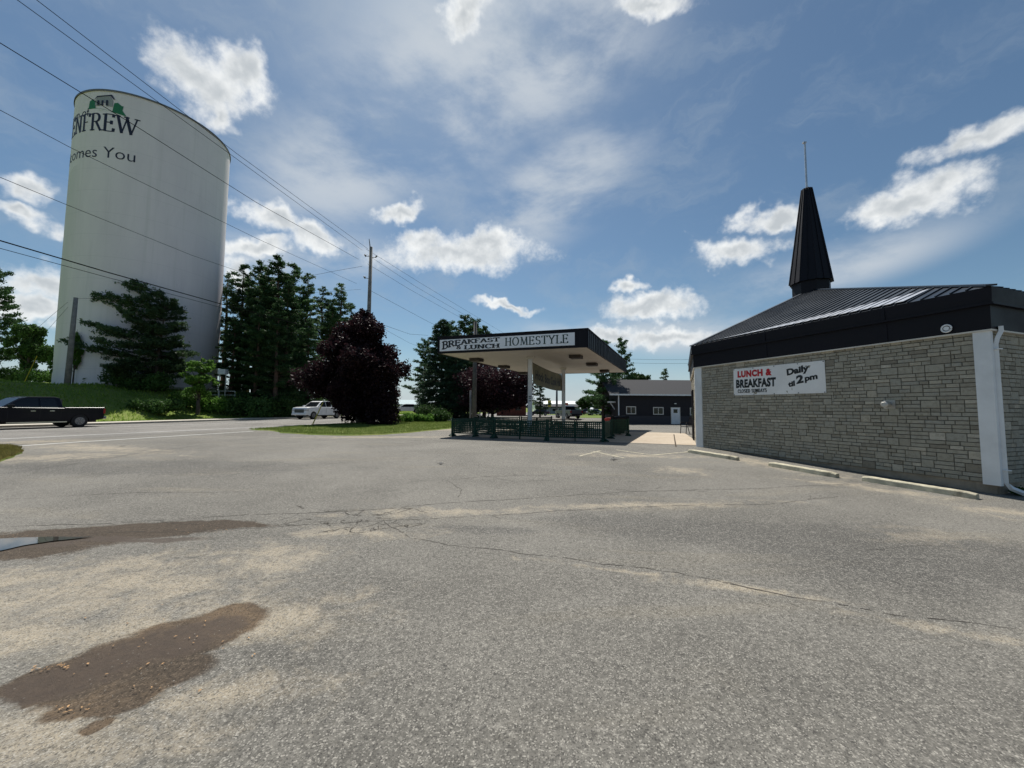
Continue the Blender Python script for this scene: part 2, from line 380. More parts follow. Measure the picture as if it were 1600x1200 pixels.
tanb = [gblob(150, 915, 1.6, .95, .15), gblob(260, 880, 1.3, .45, .1), gblob(30, 985, .7, .35, .2), gblob(330, 1090, .7, .22, .4), gblob(40, 1150, .6, .3, .1), gblob(430, 870, .8, .5, .2), gblob(560, 832, 1.0, .28, .05), gblob(700, 800, 2.0, .30, .1), gblob(1000, 790, 2.6, .22, .1),
        gblob(1380, 765, 1.3, .5, -.9), gblob(1180, 722, 2.6, .6, -1.25), gblob(1560, 800, .8, .5, -.9), gblob(1060, 735, .8, .5, 0), gblob(1450, 840, .8, .4, 0),
        gblob(150, 700, 5., .9, -.3), gblob(60, 715, 3.0, 1.0, .3), gblob(600, 683, 5., .8, .15), gblob(300, 965, .9, .55, .2), gblob(120, 1160, .8, .35, .1), gblob(470, 960, .6, .45, .2),
        gblob(60, 690, 2.2, 1.2, .2), gblob(690, 671, 2.0, 2.0, 0), gblob(1000, 712, 2.8, .4, -.1), gblob(1520, 995, .9, .13, -.35), gblob(1180, 925, .9, .10, -.33), gblob(1310, 755, 1.1, .3, -.5), gblob(940, 889, .8, .06, -.2)]
darkb = [gblob(1080, 828, 2.7, .72, -.22), gblob(1420, 862, 2.6, 1.45, -.1), gblob(760, 828, .9, .22, -.1), gblob(260, 730, 5., 1.2, 0)]
damb = [gblob(95, 1055, .22, .18, .2), gblob(165, 1040, .38, .22, .45), gblob(248, 1015, .46, .28, .42), gblob(318, 982, .44, .28, .40), gblob(368, 962, .24, .24, .3), gblob(160, 1100, .22, .12, .5), gblob(200, 1072, .36, .18, .45), gblob(72, 1088, .10, .07, 0), gblob(135, 1140, .045, .08, 0),
        gblob(60, 845, 1.15, .30, .05), gblob(170, 832, 1.3, .26, .1), gblob(270, 824, 1.0, .24, .12), gblob(350, 823, .6, .12, .1), gblob(0, 858, 1.0, .32, 0)]
mudb = [gblob(150, 1045, .40, .15, .45), gblob(235, 1018, .45, .22, .42), gblob(300, 988, .38, .20, .40), gblob(100, 1075, .25, .12, .3), gblob(120, 842, 1.0, .11, .08), gblob(230, 843, .7, .08, .1), gblob(0, 850, .9, .16, 0)]
M['asphalt'] = asphalt('lot_asphalt', (.168, .159, .139), tanb, darkb, 1., damb, mudb)
M['road'] = asphalt('road_asphalt', (.20, .19, .175), [], [])
def soil(name, c1, c2, c3, scale=1.):
    m = bpy.data.materials.new(name); m.use_nodes = True; t = m.node_tree; b = t.nodes['Principled BSDF']; q = NT(t)
    pos = q.n('ShaderNodeNewGeometry').outputs['Position']
    a = q.noise(pos, .35 * scale, 6, .65, .3); f = q.noise(pos, 7 * scale, 5, .7)
    c = q.mix(q.ss(a, .35, .65), c1, c2); c = q.mix(q.m('MULTIPLY', q.ss(f, .45, .7), .6), c, c3)
    q.L.new(c, b.inputs['Base Color']); b.inputs['Roughness'].default_value = .95; b.inputs['Specular IOR Level'].default_value = .1
    bp = q.n('ShaderNodeBump', ins={'Strength': .8, 'Distance': .05}); q.L.new(f, bp.inputs['Height']); q.L.new(bp.outputs[0], b.inputs['Normal'])
    return m
M['turf'] = soil('turf', (.10, .15, .03), (.17, .19, .06), (.10, .10, .035))
M['lawnfar'] = soil('lawn', (.10, .15, .03), (.15, .19, .05), (.08, .12, .03))
M['bank'] = soil('bank_soil', (.13, .20, .035), (.19, .23, .06), (.12, .12, .05))
M['mud'] = soil('wet_mud', (.040, .030, .023), (.062, .047, .036), (.022, .018, .015), 3.)
b_ = M['mud'].node_tree.nodes['Principled BSDF']; b_.inputs['Roughness'].default_value = .62; b_.inputs['Specular IOR Level'].default_value = .3
M['mudrim'] = soil('damp_asphalt', (.085, .068, .052), (.12, .098, .075), (.05, .042, .035), 4.)
M['walk'] = mat('pavement_concrete', (.50, .46, .39), .9, var=.15, vs=2, bump=.3, bs=30)
M['slab'] = soil('sandy_concrete_slab', (.40, .335, .26), (.48, .415, .335), (.34, .27, .20), .8)
# ------------------------------------------------------------------ ground sheets (road frame: s along, o across)
Sx = sorted(set([-900, -500, -250, -120] + spaced(-70, 75, -32, 20, .45, 3.) + [90, 120, 170, 260, 500, 900, 1500]))
grid_sheet('road', Sx, [0, .2, .6, 1.5, 3, 5, 7, 9, 11, 12.5, 14.0], M['road'])
# the lot ends in lawn at the far side
Sl = [s for s in Sx if s <= 75]
grid_sheet('parking_lot', Sl, spaced(14.0, 95, 20, 52, .45, 3.), M['asphalt'])
Sf = [s for s in Sx if s >= 75]
grid_sheet('ground', Sf, [14.0, 20, 26, 34, 42, 52, 66, 80, 95], M['lawnfar'])
grid_sheet('field', [-900, -500, -250, -120] + Sx[4:], [95, 110, 140, 200, 320, 600, 1200, 2500], M['lawnfar'])
grid_sheet('pavement', Sx, [-2.3, -1.7, -1.0, -.18], M['walk'], dz=.13)
grid_sheet('hill', Sx, [-1500, -700, -300, -150, -90, -70, -55, -48, -42, -37, -33, -30, -27, -24.5, -22, -20, -18, -16, -14.5, -13, -11.5, -10, -9, -8, -7, -6, -5, -4, -3.2, -2.6, -2.3], M['bank'])
# kerb: a real step along the far side of the road
mb = MB()
Sk = [s for s in Sx if -120 <= s <= 260]
for a, b in zip(Sk[:-1], Sk[1:]):
    p = [RF(a, -.18), RF(b, -.18), RF(b, 0.0), RF(a, 0.0)]
    lo = [(x, y, gz(x, y) - .05) for x, y in p]; hi = [(x, y, gz(x, y) + .135) for x, y in p]
    mb.add(lo + hi, [(4, 5, 6, 7), (0, 1, 5, 4), (2, 3, 7, 6)])
tag(mb.build('kerb', M['concrete']), kind='structure')

# painted lines
def paint(name, pts, wd, m, dz=.006, step=.4, cut=0.):
    rng = random.Random(hash(name) % 1000 + len(pts)); mb = MB()
    for a, b in zip(pts[:-1], pts[1:]):
        a = Vector((a[0], a[1])); b = Vector((b[0], b[1])); L = (b - a).length; n = max(1, int(L / step)); d = (b - a) / n; q = Vector((-d.y, d.x)).normalized() * wd / 2
        for i in range(n):
            if cut and rng.random() < cut: continue
            p0 = a + d * i; p1 = a + d * (i + 1)
            vs = [(p0 - q), (p1 - q), (p1 + q), (p0 + q)]
            mb.add([(v.x, v.y, gz(v.x, v.y) + dz) for v in vs], [(0, 1, 2, 3)])
    return tag(mb.build(name, m, fix=False), kind='structure')
def wornpaint(name, c, under, amt):
    m = bpy.data.materials.new(name); m.use_nodes = True; t = m.node_tree; b = t.nodes['Principled BSDF']; q = NT(t)
    pos = q.n('ShaderNodeNewGeometry').outputs['Position']
    f = q.ss(q.noise(pos, 9, 6, .75), amt, amt + .16)
    q.L.new(q.mix(f, c, under), b.inputs['Base Color']); b.inputs['Roughness'].default_value = .85; return m
M['line'] = wornpaint('line_paint', (.62, .62, .60), (.22, .21, .19), .55)
M['oldline'] = wornpaint('old_line_paint', (.44, .40, .29), (.20, .185, .16), .44)
def rl(s0, s1, o, n=24): return [RF(s0 + (s1 - s0) * i / n, o) for i in range(n + 1)]
paint('road_line', rl(-60, 110, 12.1), .16, M['line'], step=1.)
paint('road_line', rl(-60, 110, 4.6), .14, M['line'], step=1., cut=0)
paint('road_line', [G2(32, 697), G2(160, 688.5), G2(300, 679.7), G2(395, 674)], .15, M['line'])
paint('parking_line', [G2(905, 713), G2(938, 704.5)], .10, M['oldline']); paint('parking_line', [G2(925, 705), G2(975, 716)], .10, M['oldline'])
paint('parking_line', [G2(962, 703), G2(1022, 711.5)], .10, M['oldline']); paint('parking_line', [G2(1020, 711.5), G2(1076, 706)], .10, M['oldline'])
# sandy concrete slab in front of the entrance
def patch_quad(name, c, m, dz, n=14):
    c = [Vector(p) for p in c]; mb = MB()
    vs = []
    for i in range(n + 1):
        for j in range(n + 1):
            u, v = i / n, j / n
            p = (c[0] * (1 - u) + c[1] * u) * (1 - v) + (c[3] * (1 - u) + c[2] * u) * v
            vs.append((p.x, p.y, gz(p.x, p.y) + dz))
    mb.add(vs, [(i * (n + 1) + j, (i + 1) * (n + 1) + j, (i + 1) * (n + 1) + j + 1, i * (n + 1) + j + 1) for i in range(n) for j in range(n)])
    o = mb.build(name, m, fix=False, smooth=True)
    if o.data.polygons[0].normal.z < 0: o.data.flip_normals()
    return tag(o, kind='structure')
patch_quad('concrete_slab', [(-2.9, 19.4), (4.3, 15.9), (7.2, 14.5), (9.6, 22.2)][0:0] or [(-2.6, 18.9), (7.35, 14.95), (10.2, 22.7), (0.6, 27.5)], M['slab'], .012)
patch_quad('lawn', [(10.3, 62), (32, 60), (48, 116), (18.5, 116)], M['lawnfar'], .03)
p0, p1 = G2(1056, 698), G2(1053, 679)
paint('slab_joint', [p0, p1], .05, M['mudrim'], dz=.018)
# cracks
rng = random.Random(5)
crk = MB()
def crack(pts, wd=.016, jit=.05, depth=0, px=True):
    P = [Vector(G2(*p)) if px else Vector(p) for p in pts]
    path = []
    for a, b in zip(P[:-1], P[1:]):
        L = (b - a).length; n = max(2, int(L / .07)); nn = Vector((-(b - a).y, (b - a).x)).normalized(); off = 0
        for i in range(n):
            t = i / n; off += rng.uniform(-jit, jit) * .35; off *= .93
            path.append(a.lerp(b, t) + nn * off * math.sin(math.pi * t) ** .3)
    path.append(P[-1])
    k = len(path); vs = []; fs = []
    for i, p in enumerate(path):
        d = (path[min(i + 1, k - 1)] - path[max(i - 1, 0)]).normalized(); q = Vector((-d.y, d.x)) * wd * rng.uniform(.25, 1.) * .5 * (1 if 0 < i < k - 1 else .1)
        for s in (-1, 1): v = p + q * s; vs.append((v.x, v.y, gz(v.x, v.y) + .003))
        if i and rng.random() < .93: fs.append((2 * i - 2, 2 * i, 2 * i + 1, 2 * i - 1))
    crk.add(vs, fs)
    if depth > 0:
        for i in range(4, k - 3):
            if rng.random() < .05 * depth:
                d = Vector((rng.uniform(-1, 1), rng.uniform(-1, 1))).normalized(); L = rng.uniform(.2, .8)
                crack([tuple(path[i]), tuple(path[i] + d * L * .5 + Vector((rng.uniform(-.1, .1), rng.uniform(-.1, .1)))), tuple(path[i] + d * L)], wd * .6, jit, depth - 1, False)
crack([(0, 824), (130, 820), (260, 812), (430, 803), (560, 798), (700, 786), (860, 776), (1000, 768), (1180, 764), (1330, 757)], .020, .05, 1)
crack([(160, 832), (300, 830), (420, 824), (520, 818), (640, 812), (760, 806), (870, 798), (1000, 792), (1200, 788), (1310, 775)], .016, .06, 1)
crack([(560, 826), (600, 812), (640, 840), (700, 852), (800, 862), (930, 880), (1060, 895), (1200, 925), (1380, 958), (1600, 985)], .013, .07, 1)
crack([(715, 778), (722, 765), (700, 750), (760, 745), (860, 742)], .018, .06, 1)
crack([(820, 752), (900, 748), (980, 742), (1100, 745)], .012, .05, 0)
crack([(1080, 735), (1210, 728), (1330, 742)], .012, .05, 1)
crack([(1330, 860), (1460, 852), (1600, 868)], .008, .06, 0)
crack([(380, 735), (520, 724), (640, 716)], .02, .1, 0); crack([(0, 780), (200, 770), (380, 768)], .014, .08, 1)
# alligator cracking by the pothole
cells = []
for i in range(70):
    px, py = rng.gauss(560, 52), rng.gauss(812, 10)
    if 440 < px < 690: cells.append(Vector(G2(px, py)))
for i, a in enumerate(cells):
    nb = sorted(cells, key=lambda c: (c - a).length)[1:3]
    for c in nb:
        if .05 < (c - a).length < .45: crack([tuple(a), tuple(a.lerp(c, .5) + Vector((rng.uniform(-.03, .03), rng.uniform(-.03, .03)))), tuple(c)], .016, .03, 0, False)
M['crack'] = mat('crack_dark', (.055, .048, .04), .95)
tag(crk.build('asphalt_cracks', M['crack'], fix=False), kind='structure')
# wet mud hollows and the puddle
def ragged(pts, lev=4, amt=.10, seed=1):
    r = random.Random(seed); P = [Vector(p) for p in pts]
    for l in range(lev):
        Q = []
        for a, b in zip(P, P[1:] + P[:1]):
            m_ = (a + b) / 2; d = b - a; m_ += Vector((-d.y, d.x)) * r.uniform(-amt, amt) * 1.4; Q += [a, m_]
        P = Q
    return P
def blotch(name, pxs, m, dz, seed, kind='structure', amt=.1, scale=1.):
    P = [Vector(G2(*p)) for p in pxs]; c = sum(P, Vector((0, 0))) / len(P)
    P = ragged([c + (p - c) * scale for p in P], 4, amt, seed)
    bm = bmesh.new(); vs = [bm.verts.new((p.x, p.y, gz(p.x, p.y) + dz)) for p in P]; bm.faces.new(vs)
    bmesh.ops.triangulate(bm, faces=bm.faces[:]); me = bpy.data.meshes.new(name); bm.normal_update()
    bm.to_mesh(me); bm.free(); me.materials.append(m); o = bpy.data.objects.new(name, me); COL.objects.link(o)
    if me.polygons[0].normal.z < 0: me.flip_normals()
    return tag(o, kind=kind)
big = [(20, 1040), (70, 1008), (170, 985), (270, 945), (340, 930), (400, 945), (405, 975), (380, 1010), (330, 1040), (300, 1062), (240, 1078), (215, 1120), (165, 1125), (130, 1152), (135, 1120), (80, 1105), (30, 1085), (45, 1060)]
strip = [(0, 828), (90, 822), (200, 816), (300, 808), (380, 812), (430, 822), (400, 830), (330, 838), (240, 850), (150, 850), (60, 862), (0, 880), (-60, 880), (-60, 832)]
M['water'] = mat('puddle_water', (.03, .026, .02), .02, spec=.9)
blotch('puddle', [(-60, 846), (0, 843), (40, 841), (100, 840), (150, 839.5), (110, 844), (80, 847), (35, 854), (0, 862), (-60, 867)], M['water'], .012, 12, amt=.03)
# litter of leaves, chips and pebbles
def bits(name, region, n, size, m, seed, spread=(60, 20), kind='stuff'):
    r = random.Random(seed); mb = MB()
    for i in range(n):
        cx, cy, sx, sy = r.choice(region)
        p = Vector(G2(r.gauss(cx, sx), r.gauss(cy, sy)))
        a = r.uniform(0, 6.28); L = size * r.uniform(.4, 1.3); W_ = L * r.uniform(.3, .6); z = gz(p.x, p.y) + .010
        d = Vector((math.cos(a), math.sin(a))); q = Vector((-d.y, d.x)); h = L * r.uniform(.03, .25)
        vs = [p + d * L, p + q * W_, p - d * L, p - q * W_]
        mb.add([(v.x, v.y, z + (h if k % 2 else 0)) for k, v in enumerate(vs)] + [(p.x, p.y, z + h * 1.1)], [(0, 1, 4), (1, 2, 4), (2, 3, 4), (3, 0, 4)])
    return tag(mb.build(name, m, fix=False), kind=kind)
M['deadleaf'] = mat('dead_leaf', (.34, .20, .09), .8, var=.5, vs=9); M['pebble'] = mat('pebble', (.22, .205, .18), .9, var=.4, vs=20)
bits('leaf_litter', [(115, 1110, 14, 6), (55, 1047, 12, 4), (95, 1042, 10, 3), (250, 1078, 30, 6), (300, 990, 50, 25), (200, 1030, 70, 30), (330, 829, 25, 3), (20, 841, 12, 2)], 110, .010, M['deadleaf'], 3)
bits('gravel_bits', [(210, 1040, 90, 40), (330, 960, 50, 25), (200, 826, 90, 6), (560, 815, 90, 14), (700, 900, 500, 120), (500, 740, 400, 30)], 420, .005, M['pebble'], 4)
M['tar'] = mat('tar_spot', (.02, .02, .02), .7)
bits('road_debris', [(690, 725, 2, 1), (770, 687, 2, .5), (960, 718, 2, 1), (190, 697, 2, .6), (130, 681, 8, .6), (255, 683, 3, .5)], 16, .10, M['tar'], 7)

# ------------------------------------------------------------------ foliage tools
def np_mesh(name, V, nper, m, parent=None, kind=None):
    """V: (n*nper,3) verts; each nper consecutive verts make one face"""
    n = len(V) // nper; me = bpy.data.meshes.new(name)
    me.vertices.add(n * nper); me.vertices.foreach_set('co', np.ascontiguousarray(V, dtype=np.float32).ravel())
    me.loops.add(n * nper); me.loops.foreach_set('vertex_index', np.arange(n * nper, dtype=np.int32))
    me.polygons.add(n); me.polygons.foreach_set('loop_start', np.arange(0, n * nper, nper, dtype=np.int32)); me.polygons.foreach_set('loop_total', np.full(n, nper, dtype=np.int32))
    me.materials.append(m); me.update(calc_edges=True)
    o = bpy.data.objects.new(name, me); COL.objects.link(o)
    if parent is not None: o.parent = parent
    if kind: o['kind'] = kind
    return o
def rhombi(C, size, rs, aspect=.5, dirs=None, dirw=0., flat=0.):
    n = len(C); t = rs.normal(size=(n, 3)); 
    t[:, 2] *= (1 - flat)
    if dirs is not None: t = t * (1 - dirw) + dirs * dirw * 2
    t /= np.linalg.norm(t, axis=1)[:, None] + 1e-9
    u = rs.normal(size=(n, 3)); u = np.cross(t, u); u /= np.linalg.norm(u, axis=1)[:, None] + 1e-9
    s = (size * rs.uniform(.6, 1.35, n))[:, None]
    V = np.stack([C - t * s * .5, C + u * s * aspect * .5, C + t * s * .5, C - u * s * aspect * .5], 1)
    return V.reshape(-1, 3)
def limb(mb, a, b, r0, r1, rs, k=5, wob=.05, n=6):
    a = Vector(a); b = Vector(b); L = (b - a).length; pts = []
    for i in range(k + 1):
        t = i / k; p = a.lerp(b, t)
        if 0 < i < k: p += Vector(rs.normal(size=3)) * L * wob * .5
        pts.append(p)
    mb.tube(pts, [r0 + (r1 - r0) * i / k for i in range(k + 1)], n); return pts
def conifer(h, rad, clear, seed, m, dens=1., style='pine', tuft=.42, top_pow=.8, lean=.0, nlev=None):
    """returns (trunk MB, crown verts)"""
    rs = np.random.RandomState(seed); mb = MB(); C = []; Dd = []
    tr = .018 * h + .05
    limb(mb, (0, 0, -.4), (lean * h, 0, h * .98), tr, .02, rs, 8, .008, 8)
    nlev = nlev or int((h - clear) / (.55 if style == 'spruce' else .62))
    for k in range(nlev):
        t = k / max(1, nlev - 1); z = clear + (h - clear) * t ** .95
        env = rad * ((1 - t) ** top_pow * (.9 + .1 * t) + .05)
        if style == 'pine': env *= (.55 + .45 * math.sin(min(1, t * 2.2 + .25) * math.pi / 2)) * rs.uniform(.72, 1.15)
        nb = rs.randint(4, 7)
        a0 = rs.uniform(0, 6.28)
        for j in range(nb):
            if style == 'pine' and rs.rand() < .12: continue
            z = clear + (h - clear) * min(.995, max(0, t + rs.uniform(-.9, .9) * (1.1 / nlev if style == 'pine' else .3 / nlev))) ** .95; a = a0 + j * 6.28 / nb + rs.uniform(-.4, .4); L = env * (rs.uniform(.45, 1.18) if style == 'pine' else rs.uniform(.75, 1.1))
            rise = {'pine': .10 + .28 * t, 'spruce': -.22 + .35 * t}[style] + rs.uniform(-.1, .1)
            dx, dy = math.cos(a), math.sin(a); st = np.array((lean * z, 0, z)); en = st + np.array((dx * L, dy * L, L * rise))
            mid = (st + en) / 2 + np.array((0, 0, -.04 * L if style == 'pine' else .03 * L))
            r0 = .012 * L + .015
            mb.tube([st, mid, en], [r0, r0 * .6, .008], 4, cap=False)
            nt = max(4, int(L * 15 * dens))
            for q in range(nt):
                f = rs.uniform(.22, 1.) ** .75
                w_ = (1 - f) * .5 + .12
                lat = rs.uniform(-1, 1) * w_ * L * .65
                p = st + (en - st) * f + np.array((-dy * lat, dx * lat, rs.normal() * .07 * (1 + .15 * L) - (abs(lat) * .25 if style == 'spruce' else 0)))
                C.append(p); Dd.append((dx, dy, .35 if style == 'pine' else -.1))
    C = np.array(C); Dd = np.array(Dd); rep = 6
    C2 = np.repeat(C, rep, 0) + rs.normal(size=(len(C) * rep, 3)) * np.array((.17, .17, .09)) * (tuft / .36)
    D2 = np.repeat(Dd, rep, 0)
    return mb, rhombi(C2, tuft, rs, .38, D2, .3)
def broadleaf(h, rad, clear, seed, nclump=26, nleaf=14000, leaf=.3, shape='round', squash=1.):
    rs = np.random.RandomState(seed); mb = MB()
    cz = (h + clear) / 2; hh = (h - clear) / 2
    fork = clear + .12 * (h - clear)
    limb(mb, (0, 0, -.4), (0, 0, fork), .03 * h, .022 * h, rs, 4, .02, 9)
    limb(mb, (0, 0, fork), (0, 0, h * .9), .022 * h, .02, rs, 6, .04, 7)
    cl = []
    for i in range(nclump):
        for _ in range(50):
            p = rs.uniform(-1, 1, 3)
            if np.linalg.norm(p) < .92: break
        zz = p[2]
        if shape == 'cone': lim = math.sqrt(max(0, 1 - zz * zz)) * (1 + (zz + .25) * .6) if zz < -.25 else (1 - (zz + .25) / 1.3) ** 1.35
        else: lim = 1.
        rr = rad * lim * .78
        n_ = math.hypot(p[0], p[1]) + 1e-6
        if shape == 'cone': a_ = rs.uniform(0, 6.28); k_ = rs.uniform(.25, 1) ** .5; rr *= 1 + .16 * math.sin(2 * a_ + seed) + rs.uniform(-.14, .18); c = np.array((math.cos(a_) * rr * k_, math.sin(a_) * rr * k_, cz - .25 + zz * hh * .98)) if i > 2 else np.array((.1 * i, 0, h * (.93 - .06 * i)))
        else: c = np.array((p[0] * rad * .8, p[1] * rad * .8, cz + zz * hh * .8))
        if shape == 'cone' and 3 <= i < 17: c = np.array((rad * rs.uniform(-.22, .60), rad * rs.uniform(-.5, .3), rs.uniform(.35, 2.0)))
        if shape == 'cone' and 17 <= i < 23: a_ = rs.uniform(0, 6.28); zz = rs.uniform(-.1, .7); c = np.array((math.cos(a_) * rad * (.92 - zz) * .85, math.sin(a_) * rad * (.92 - zz) * .85, cz + zz * hh))
        sz = rad * (rs.uniform(.13, .34) if i > 2 else .13 + .05 * i) * (.65 + .35 * lim) * squash
        cl.append((c, sz))
        z0 = max(fork * .5, c[2] - np.hypot(c[0], c[1]) * .8 - .3)
        limb(mb, (0, 0, min(z0, h * .85)), c, .012 * h * .6, .015, rs, 3, .06, 5)
    V = []
    wsum = sum(s * s for _, s in cl)
    for c, s in cl:
        n = int(nleaf * s * s / wsum); d = rs.normal(size=(n, 3)); d /= np.linalg.norm(d, axis=1)[:, None]
        lump = 1 + .28 * np.sin(d[:, 0] * 5 + s * 9) * np.cos(d[:, 1] * 4 + c[0]) + rs.normal(size=n) * .13
        r_ = rs.uniform(.35, 1., n) ** .55 * s * lump
        P = c + d * r_[:, None] * np.array((1.12, 1.12, .82))
        V.append(rhombi(P, leaf, rs, .75, flat=.25))
    return mb, np.concatenate(V)
def plant(name, label, cat, px, Y, base_py=None, mesh=None, group=None, bark='bark', leafm='leaf', rz=0., X=None, sc=1.):
    r = ray(px, 600 if base_py is None else base_py)
    x = X if X is not None else r.x / r.y * Y
    e = empty(name, label, cat, (x, Y, gz(x, Y)), rz, group); e.scale = (sc, sc, sc)
    mb, V = mesh
    mb.build('trunk', M[bark], e, smooth=True); np_mesh('crown', V, 4, M[leafm], e)
    return e
def recopy(src, name, label, px, Y, rz, sc=1., scz=None, group=None):
    c = copy_tree(src); r = ray(px, 600); x = r.x / r.y * Y; c.location = (x, Y, gz(x, Y)); c.rotation_euler = (0, 0, rz); c.scale = (sc, sc, scz or sc)
    c.name = name; c['label'] = label
    if group: c['group'] = group
    return c
def topz(px, py, Y): return at(px, py, Y).z
# ------------------------------------------------------------------ lettering
def text_polys(s, size=1., bold=0., shear=0., cs=1.):
    """plain sans letters as a flat mesh: verts (x,y), faces"""
    cu = bpy.data.curves.new('t', 'FONT'); cu.body = s; cu.size = size; cu.offset = bold; cu.shear = shear; cu.space_character = cs; cu.resolution_u = 3
    o = bpy.data.objects.new('t', cu); COL.objects.link(o); bpy.context.view_layer.update()
    me = bpy.data.meshes.new_from_object(o.evaluated_get(bpy.context.evaluated_depsgraph_get()))
    V = [(v.co.x, v.co.y) for v in me.vertices]; F = [tuple(p.vertices) for p in me.polygons]
    bpy.data.objects.remove(o); bpy.data.curves.remove(cu); bpy.data.meshes.remove(me)
    return V, F
def arc(cx, cy, rx, ry, a0, a1, n=12): return [(cx + rx * math.cos(R(a0 + (a1 - a0) * i / n)), cy + ry * math.sin(R(a0 + (a1 - a0) * i / n))) for i in range(n + 1)]
# serif letters as pen strokes: (advance, strokes, serif positions (x, y, half width))
GL = {
 'H': (.86, [[(.14, 0), (.14, 1)], [(.68, 0), (.68, 1)], [(.14, .5), (.68, .5)]], [(.14, 0, .12), (.14, 1, .12), (.68, 0, .12), (.68, 1, .12)]),
 'O': (.92, [arc(.42, .5, .36, .5, 0, 360, 22)], []),
 'M': (1.0, [[(.12, 0), (.18, 1)], [(.18, 1), (.48, .05)], [(.48, .05), (.78, 1)], [(.78, 1), (.84, 0)]], [(.12, 0, .11), (.16, 1, .08), (.84, 0, .11), (.80, 1, .08)]),
 'E': (.74, [[(.14, 0), (.14, 1)], [(.14, 1), (.60, 1)], [(.14, .52), (.50, .52)], [(.14, 0), (.62, 0)], [(.60, 1), (.60, .84)], [(.62, 0), (.64, .18)], [(.5, .62), (.5, .42)]], [(.08, 0, .08), (.08, 1, .08)]),
 'S': (.70, [arc(.33, .74, .22, .25, 20, 270, 12) + arc(.33, .26, .25, .25, 90, -160, 12)], []),
 'T': (.76, [[(.36, 0), (.36, 1)], [(.04, 1), (.68, 1)], [(.04, 1), (.04, .82)], [(.68, 1), (.68, .82)]], [(.36, 0, .13)]),
 'Y': (.82, [[(.08, 1), (.40, .48)], [(.72, 1), (.40, .48)], [(.40, .48), (.40, 0)]], [(.40, 0, .12), (.08, 1, .11), (.72, 1, .10)]),
 'L': (.70, [[(.16, 0), (.16, 1)], [(.16, 0), (.62, 0)], [(.62, 0), (.64, .2)]], [(.12, 0, .10), (.16, 1, .12)]),
 'B': (.76, [[(.14, 0), (.14, 1)], [(.14, 1), (.34, 1)] + arc(.36, .77, .22, .23, 90, -90, 8) + [(.14, .54)], [(.14, .54), (.36, .54)] + arc(.38, .27, .27, .27, 90, -90, 8) + [(.14, 0)]], [(.08, 0, .08), (.08, 1, .08)]),
 'R': (.82, [[(.14, 0), (.14, 1)], [(.14, 1), (.34, 1)] + arc(.36, .76, .23, .24, 90, -90, 8) + [(.14, .52)], [(.38, .52), (.70, 0)]], [(.14, 0, .12), (.08, 1, .08), (.74, 0, .08)]),
 'A': (.84, [[(.08, 0), (.40, 1)], [(.40, 1), (.72, 0)], [(.2, .34), (.62, .34)]], [(.08, 0, .11), (.72, 0, .12)]),
 'K': (.84, [[(.14, 0), (.14, 1)], [(.14, .42), (.66, 1)], [(.30, .6), (.70, 0)]], [(.14, 0, .12), (.14, 1, .12), (.66, 1, .10), (.72, 0, .11)]),
 'F': (.68, [[(.14, 0), (.14, 1)], [(.14, 1), (.58, 1)], [(.14, .52), (.46, .52)], [(.58, 1), (.58, .82)]], [(.14, 0, .13), (.08, 1, .08)]),
 'U': (.84, [[(.14, 1), (.14, .3)] + arc(.40, .28, .26, .28, 180, 360, 10) + [(.66, 1)]], [(.14, 1, .12), (.66, 1, .11)]),
 'N': (.88, [[(.14, 0), (.14, 1)], [(.14, 1), (.68, 0)], [(.68, 0), (.68, 1)]], [(.14, 0, .11), (.10, 1, .10), (.68, 1, .11)]),
 'C': (.80, [arc(.42, .5, .34, .5, 45, 315, 18), [(.66, .98), (.66, .72)]], []),
 'W': (1.22, [[(.08, 1), (.34, 0)], [(.34, 0), (.60, .95)], [(.56, 1), (.84, 0)], [(.84, 0), (1.12, 1)]], [(.08, 1, .11), (.56, 1, .1), (1.12, 1, .10)]),
 'D': (.84, [[(.14, 0), (.14, 1)], [(.14, 1), (.34, 1)] + arc(.34, .5, .36, .5, 90, -90, 12) + [(.14, 0)]], [(.08, 0, .08), (.08, 1, .08)]),
 '&': (.86, [[(.66, .02), (.22, .62)] + arc(.34, .79, .15, .18, 200, -30, 9) + [(.16, .42)] + arc(.32, .24, .22, .24, 150, 330, 9) + [(.62, .5)]], []),
 ' ': (.4, [], []),
}
def serif(s, thick=.15, thin=.05, sp=1., xs=1., srf=1.):
    """list of quads in letter space, each ((x,y)*4)"""
    out = []; x0 = 0
    for ch in s:
        adv, st, sf = GL[ch]
        for pts in st:
            for a, b in zip(pts[:-1], pts[1:]):
                ax, ay, bx, by = a[0] * xs, a[1], b[0] * xs, b[1]; L = math.hypot(bx - ax, by - ay)
                if L < 1e-6: continue
                dx, dy = (bx - ax) / L, (by - ay) / L
                wd = (thin + (thick - thin) * abs(dy) ** 1.3) / 2
                if ch in 'MNAWV' and abs(dy) > .5 and dx * dy > 0.02: wd = max(thin * .7, wd * .5)   # upstrokes are thin
                e = wd * .15
                q = [(ax - dx * e - dy * wd, ay - dy * e + dx * wd), (bx + dx * e - dy * wd, by + dy * e + dx * wd), (bx + dx * e + dy * wd, by + dy * e - dx * wd), (ax - dx * e + dy * wd, ay - dy * e - dx * wd)]
                out.append([(x0 + p[0], p[1]) for p in q])
        for (x, y, hw) in sf:
            h = thin * .55; yy = h if y < .5 else 1 - h; hw *= srf
            out.append([(x0 + x * xs - hw - thick * .3, yy - h), (x0 + x * xs + hw + thick * .3, yy - h), (x0 + x * xs + hw + thick * .3, yy + h), (x0 + x * xs - hw - thick * .3, yy + h)])
        x0 += adv * xs * sp
    return out, x0
